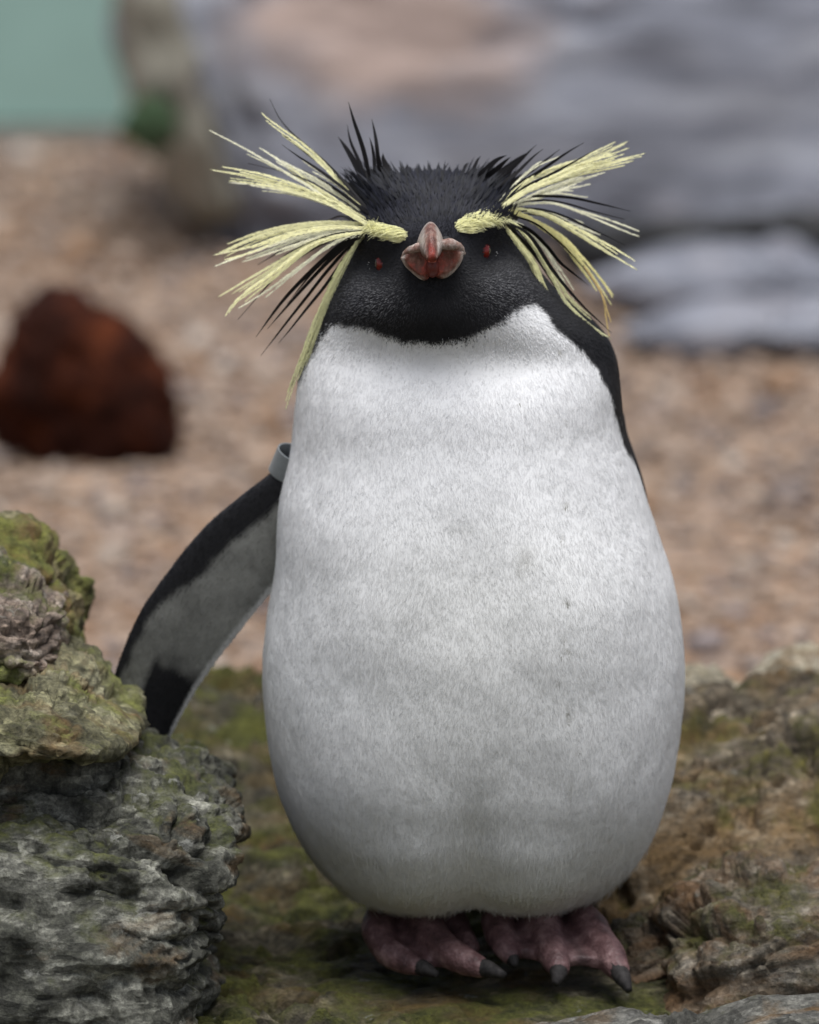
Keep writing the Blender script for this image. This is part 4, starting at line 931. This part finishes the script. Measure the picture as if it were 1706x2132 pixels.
# ---- feet
fm = M('foot_skin'); fv = fm.coord(); fn1 = fm.noise(fv, 70, 5, .65); fn2 = fm.noise(fv, 420, 4, .7)
vor = fm.n('ShaderNodeTexVoronoi'); vor.inputs['Scale'].default_value = 520; fm.l(fv, vor.inputs['Vector'])
fc = fm.ramp(fn1, [(.32, (.065, .034, .035)), (.5, (.15, .08, .08)), (.68, (.30, .19, .184))])
fc = fm.mix(.6, fc, fm.ramp(fn2, [(.3, .7), (.7, 1.3)]), 'MULTIPLY')
webk = fm.attr('web').outputs['Fac']; fc = fm.mix(webk, fc, (.07, .045, .045))
fm.set(Base_Color=fc, Roughness=.5, Normal=fm.bump(vor.outputs['Distance'], .35, .0012)); fm.b.inputs['Specular IOR Level'].default_value = .4
clm = simple('claw_horn', (.03, .027, .026), .7, .25, (260, .7)).m
def foot(toes, claws):
    VV, FF, off = [], [], 0
    def add(V, F):
        nonlocal off
        VV.append(V); FF.extend([[i + off for i in q] for q in F]); off += len(V)
    curves = []
    for path, rad in toes:
        w = np.array([P(a, b, y) for a, b, y in path]); cv = catmull(w, 22); rr = np.interp(np.linspace(0, 1, 22), np.linspace(0, 1, len(rad)), rad)
        rr = rr * (1 + .05 * np.sin(np.linspace(0, 16, 22)))
        V, F = tube(cv, rr, 14); add(V, F); curves.append((cv, rr))
        v, f = getico(2); add(v * rr[-1] + cv[-1], f.tolist()); add(v * rr[0] + cv[0], f.tolist())
    for (c1, r1), (c2, r2) in zip(curves[:-1], curves[1:]):      # webs
        n = 20; m_ = 9; top = []
        for i in range(n):
            t = i / (n - 1)
            for j in range(m_):
                s = j / (m_ - 1); q = int(t * 21 * (1 - .08 * math.sin(math.pi * s)))
                p_ = c1[q] * (1 - s) + c2[q] * s; p_[2] += (.003 * t - .001) * math.sin(math.pi * s); top.append(p_)
        top = np.array(top); bot = top - np.array([0, -.001, .007]); g = np.arange(n * m_).reshape(n, m_); N_ = n * m_
        qf = []
        for i in range(n - 1):
            for j in range(m_ - 1):
                a_, b_, c_, d_ = g[i, j], g[i, j + 1], g[i + 1, j + 1], g[i + 1, j]; qf += [[a_, b_, c_, d_], [d_ + N_, c_ + N_, b_ + N_, a_ + N_]]
        rimv = list(g[0]) + list(g[1:, -1]) + list(g[-1, -2::-1]) + list(g[-2:0:-1, 0])
        for i in range(len(rimv)):
            a_, b_ = rimv[i], rimv[(i + 1) % len(rimv)]; qf.append([b_, a_, a_ + N_, b_ + N_])
        add(np.concatenate([top, bot]), qf)
    tmp = mesh_obj('tmp', np.concatenate(VV), FF)
    rmod = tmp.modifiers.new('r', 'REMESH'); rmod.mode = 'VOXEL'; rmod.voxel_size = .0013
    smod = tmp.modifiers.new('s', 'SMOOTH'); smod.iterations = 7; smod.factor = .5
    dg = bpy.context.evaluated_depsgraph_get(); ev = tmp.evaluated_get(dg); me = bpy.data.meshes.new_from_object(ev)
    n = len(me.vertices); co = np.zeros(n * 3, np.float32); me.vertices.foreach_get('co', co); co = co.reshape(-1, 3).astype(float)
    fs = [list(pl.vertices) for pl in me.polygons]; bpy.data.objects.remove(tmp)
    dm = np.full(n, 9.0)
    for cv, rr in curves:
        for q, r_ in zip(cv, rr): dm = np.minimum(dm, np.linalg.norm(co - q, axis=1) / r_)
    web = smoothstep(1.1, 1.9, dm) * .8
    co = co + 0.0004 * np.stack([perlin(co * 160), perlin(co * 160 + 9), perlin(co * 160 + 17)], 1)
    o = mesh_obj('foot', co - PO, fs, fm.m, pg, attrs={'web': web})
    for path, rad in claws:
        w = np.array([P(a, b, y) for a, b, y in path]); cv = catmull(w, 12); V, F = tube(cv, .86 * np.interp(np.linspace(0, 1, 12), np.linspace(0, 1, len(rad)), rad), 12)
        mesh_obj('claw', V - PO, F, clm, o)
    return o
foot([([(815, 1862, .02), (797, 1900, .0), (788, 1935, -.02), (812, 1983, -.04), (868, 2010, -.055)], [.011, .0102, .0098, .0092, .0066]),
      ([(880, 1855, .02), (872, 1905, -.005), (894, 1945, -.03), (940, 1985, -.055), (998, 2014, -.07)], [.013, .0118, .0112, .0098, .0070]),
      ([(925, 1855, .02), (935, 1905, .005), (950, 1935, -.01), (965, 1958, -.025), (980, 1976, -.036)], [.012, .010, .0095, .0085, .006])],
     [([(858, 2008, -.053), (884, 2016, -.059), (912, 2030, -.064)], [.0062, .0056, .0022]), ([(985, 2010, -.068), (1018, 2018, -.074), (1052, 2031, -.080)], [.0066, .006, .0024]), ([(974, 1972, -.034), (984, 1984, -.039), (990, 1996, -.042)], [.005, .0042, .002])])
foot([([(1062, 1855, .02), (1042, 1900, -.005), (1038, 1935, -.03), (1048, 1965, -.046), (1062, 1988, -.056)], [.0125, .0108, .010, .009, .0062]),
      ([(1120, 1855, .02), (1122, 1900, -.008), (1135, 1945, -.036), (1152, 1985, -.058), (1163, 2014, -.07)], [.0135, .012, .0116, .010, .0072]),
      ([(1178, 1855, .02), (1200, 1900, -.002), (1234, 1945, -.03), (1266, 1985, -.052), (1288, 2020, -.068)], [.0125, .0115, .0115, .0104, .0072])],
     [([(1058, 1984, -.054), (1068, 1998, -.059), (1072, 2012, -.063)], [.0055, .005, .002]), ([(1162, 2010, -.069), (1163, 2030, -.076), (1156, 2050, -.081)], [.0068, .006, .0024]), ([(1284, 2014, -.067), (1298, 2038, -.075), (1311, 2064, -.081)], [.0068, .006, .0022])])
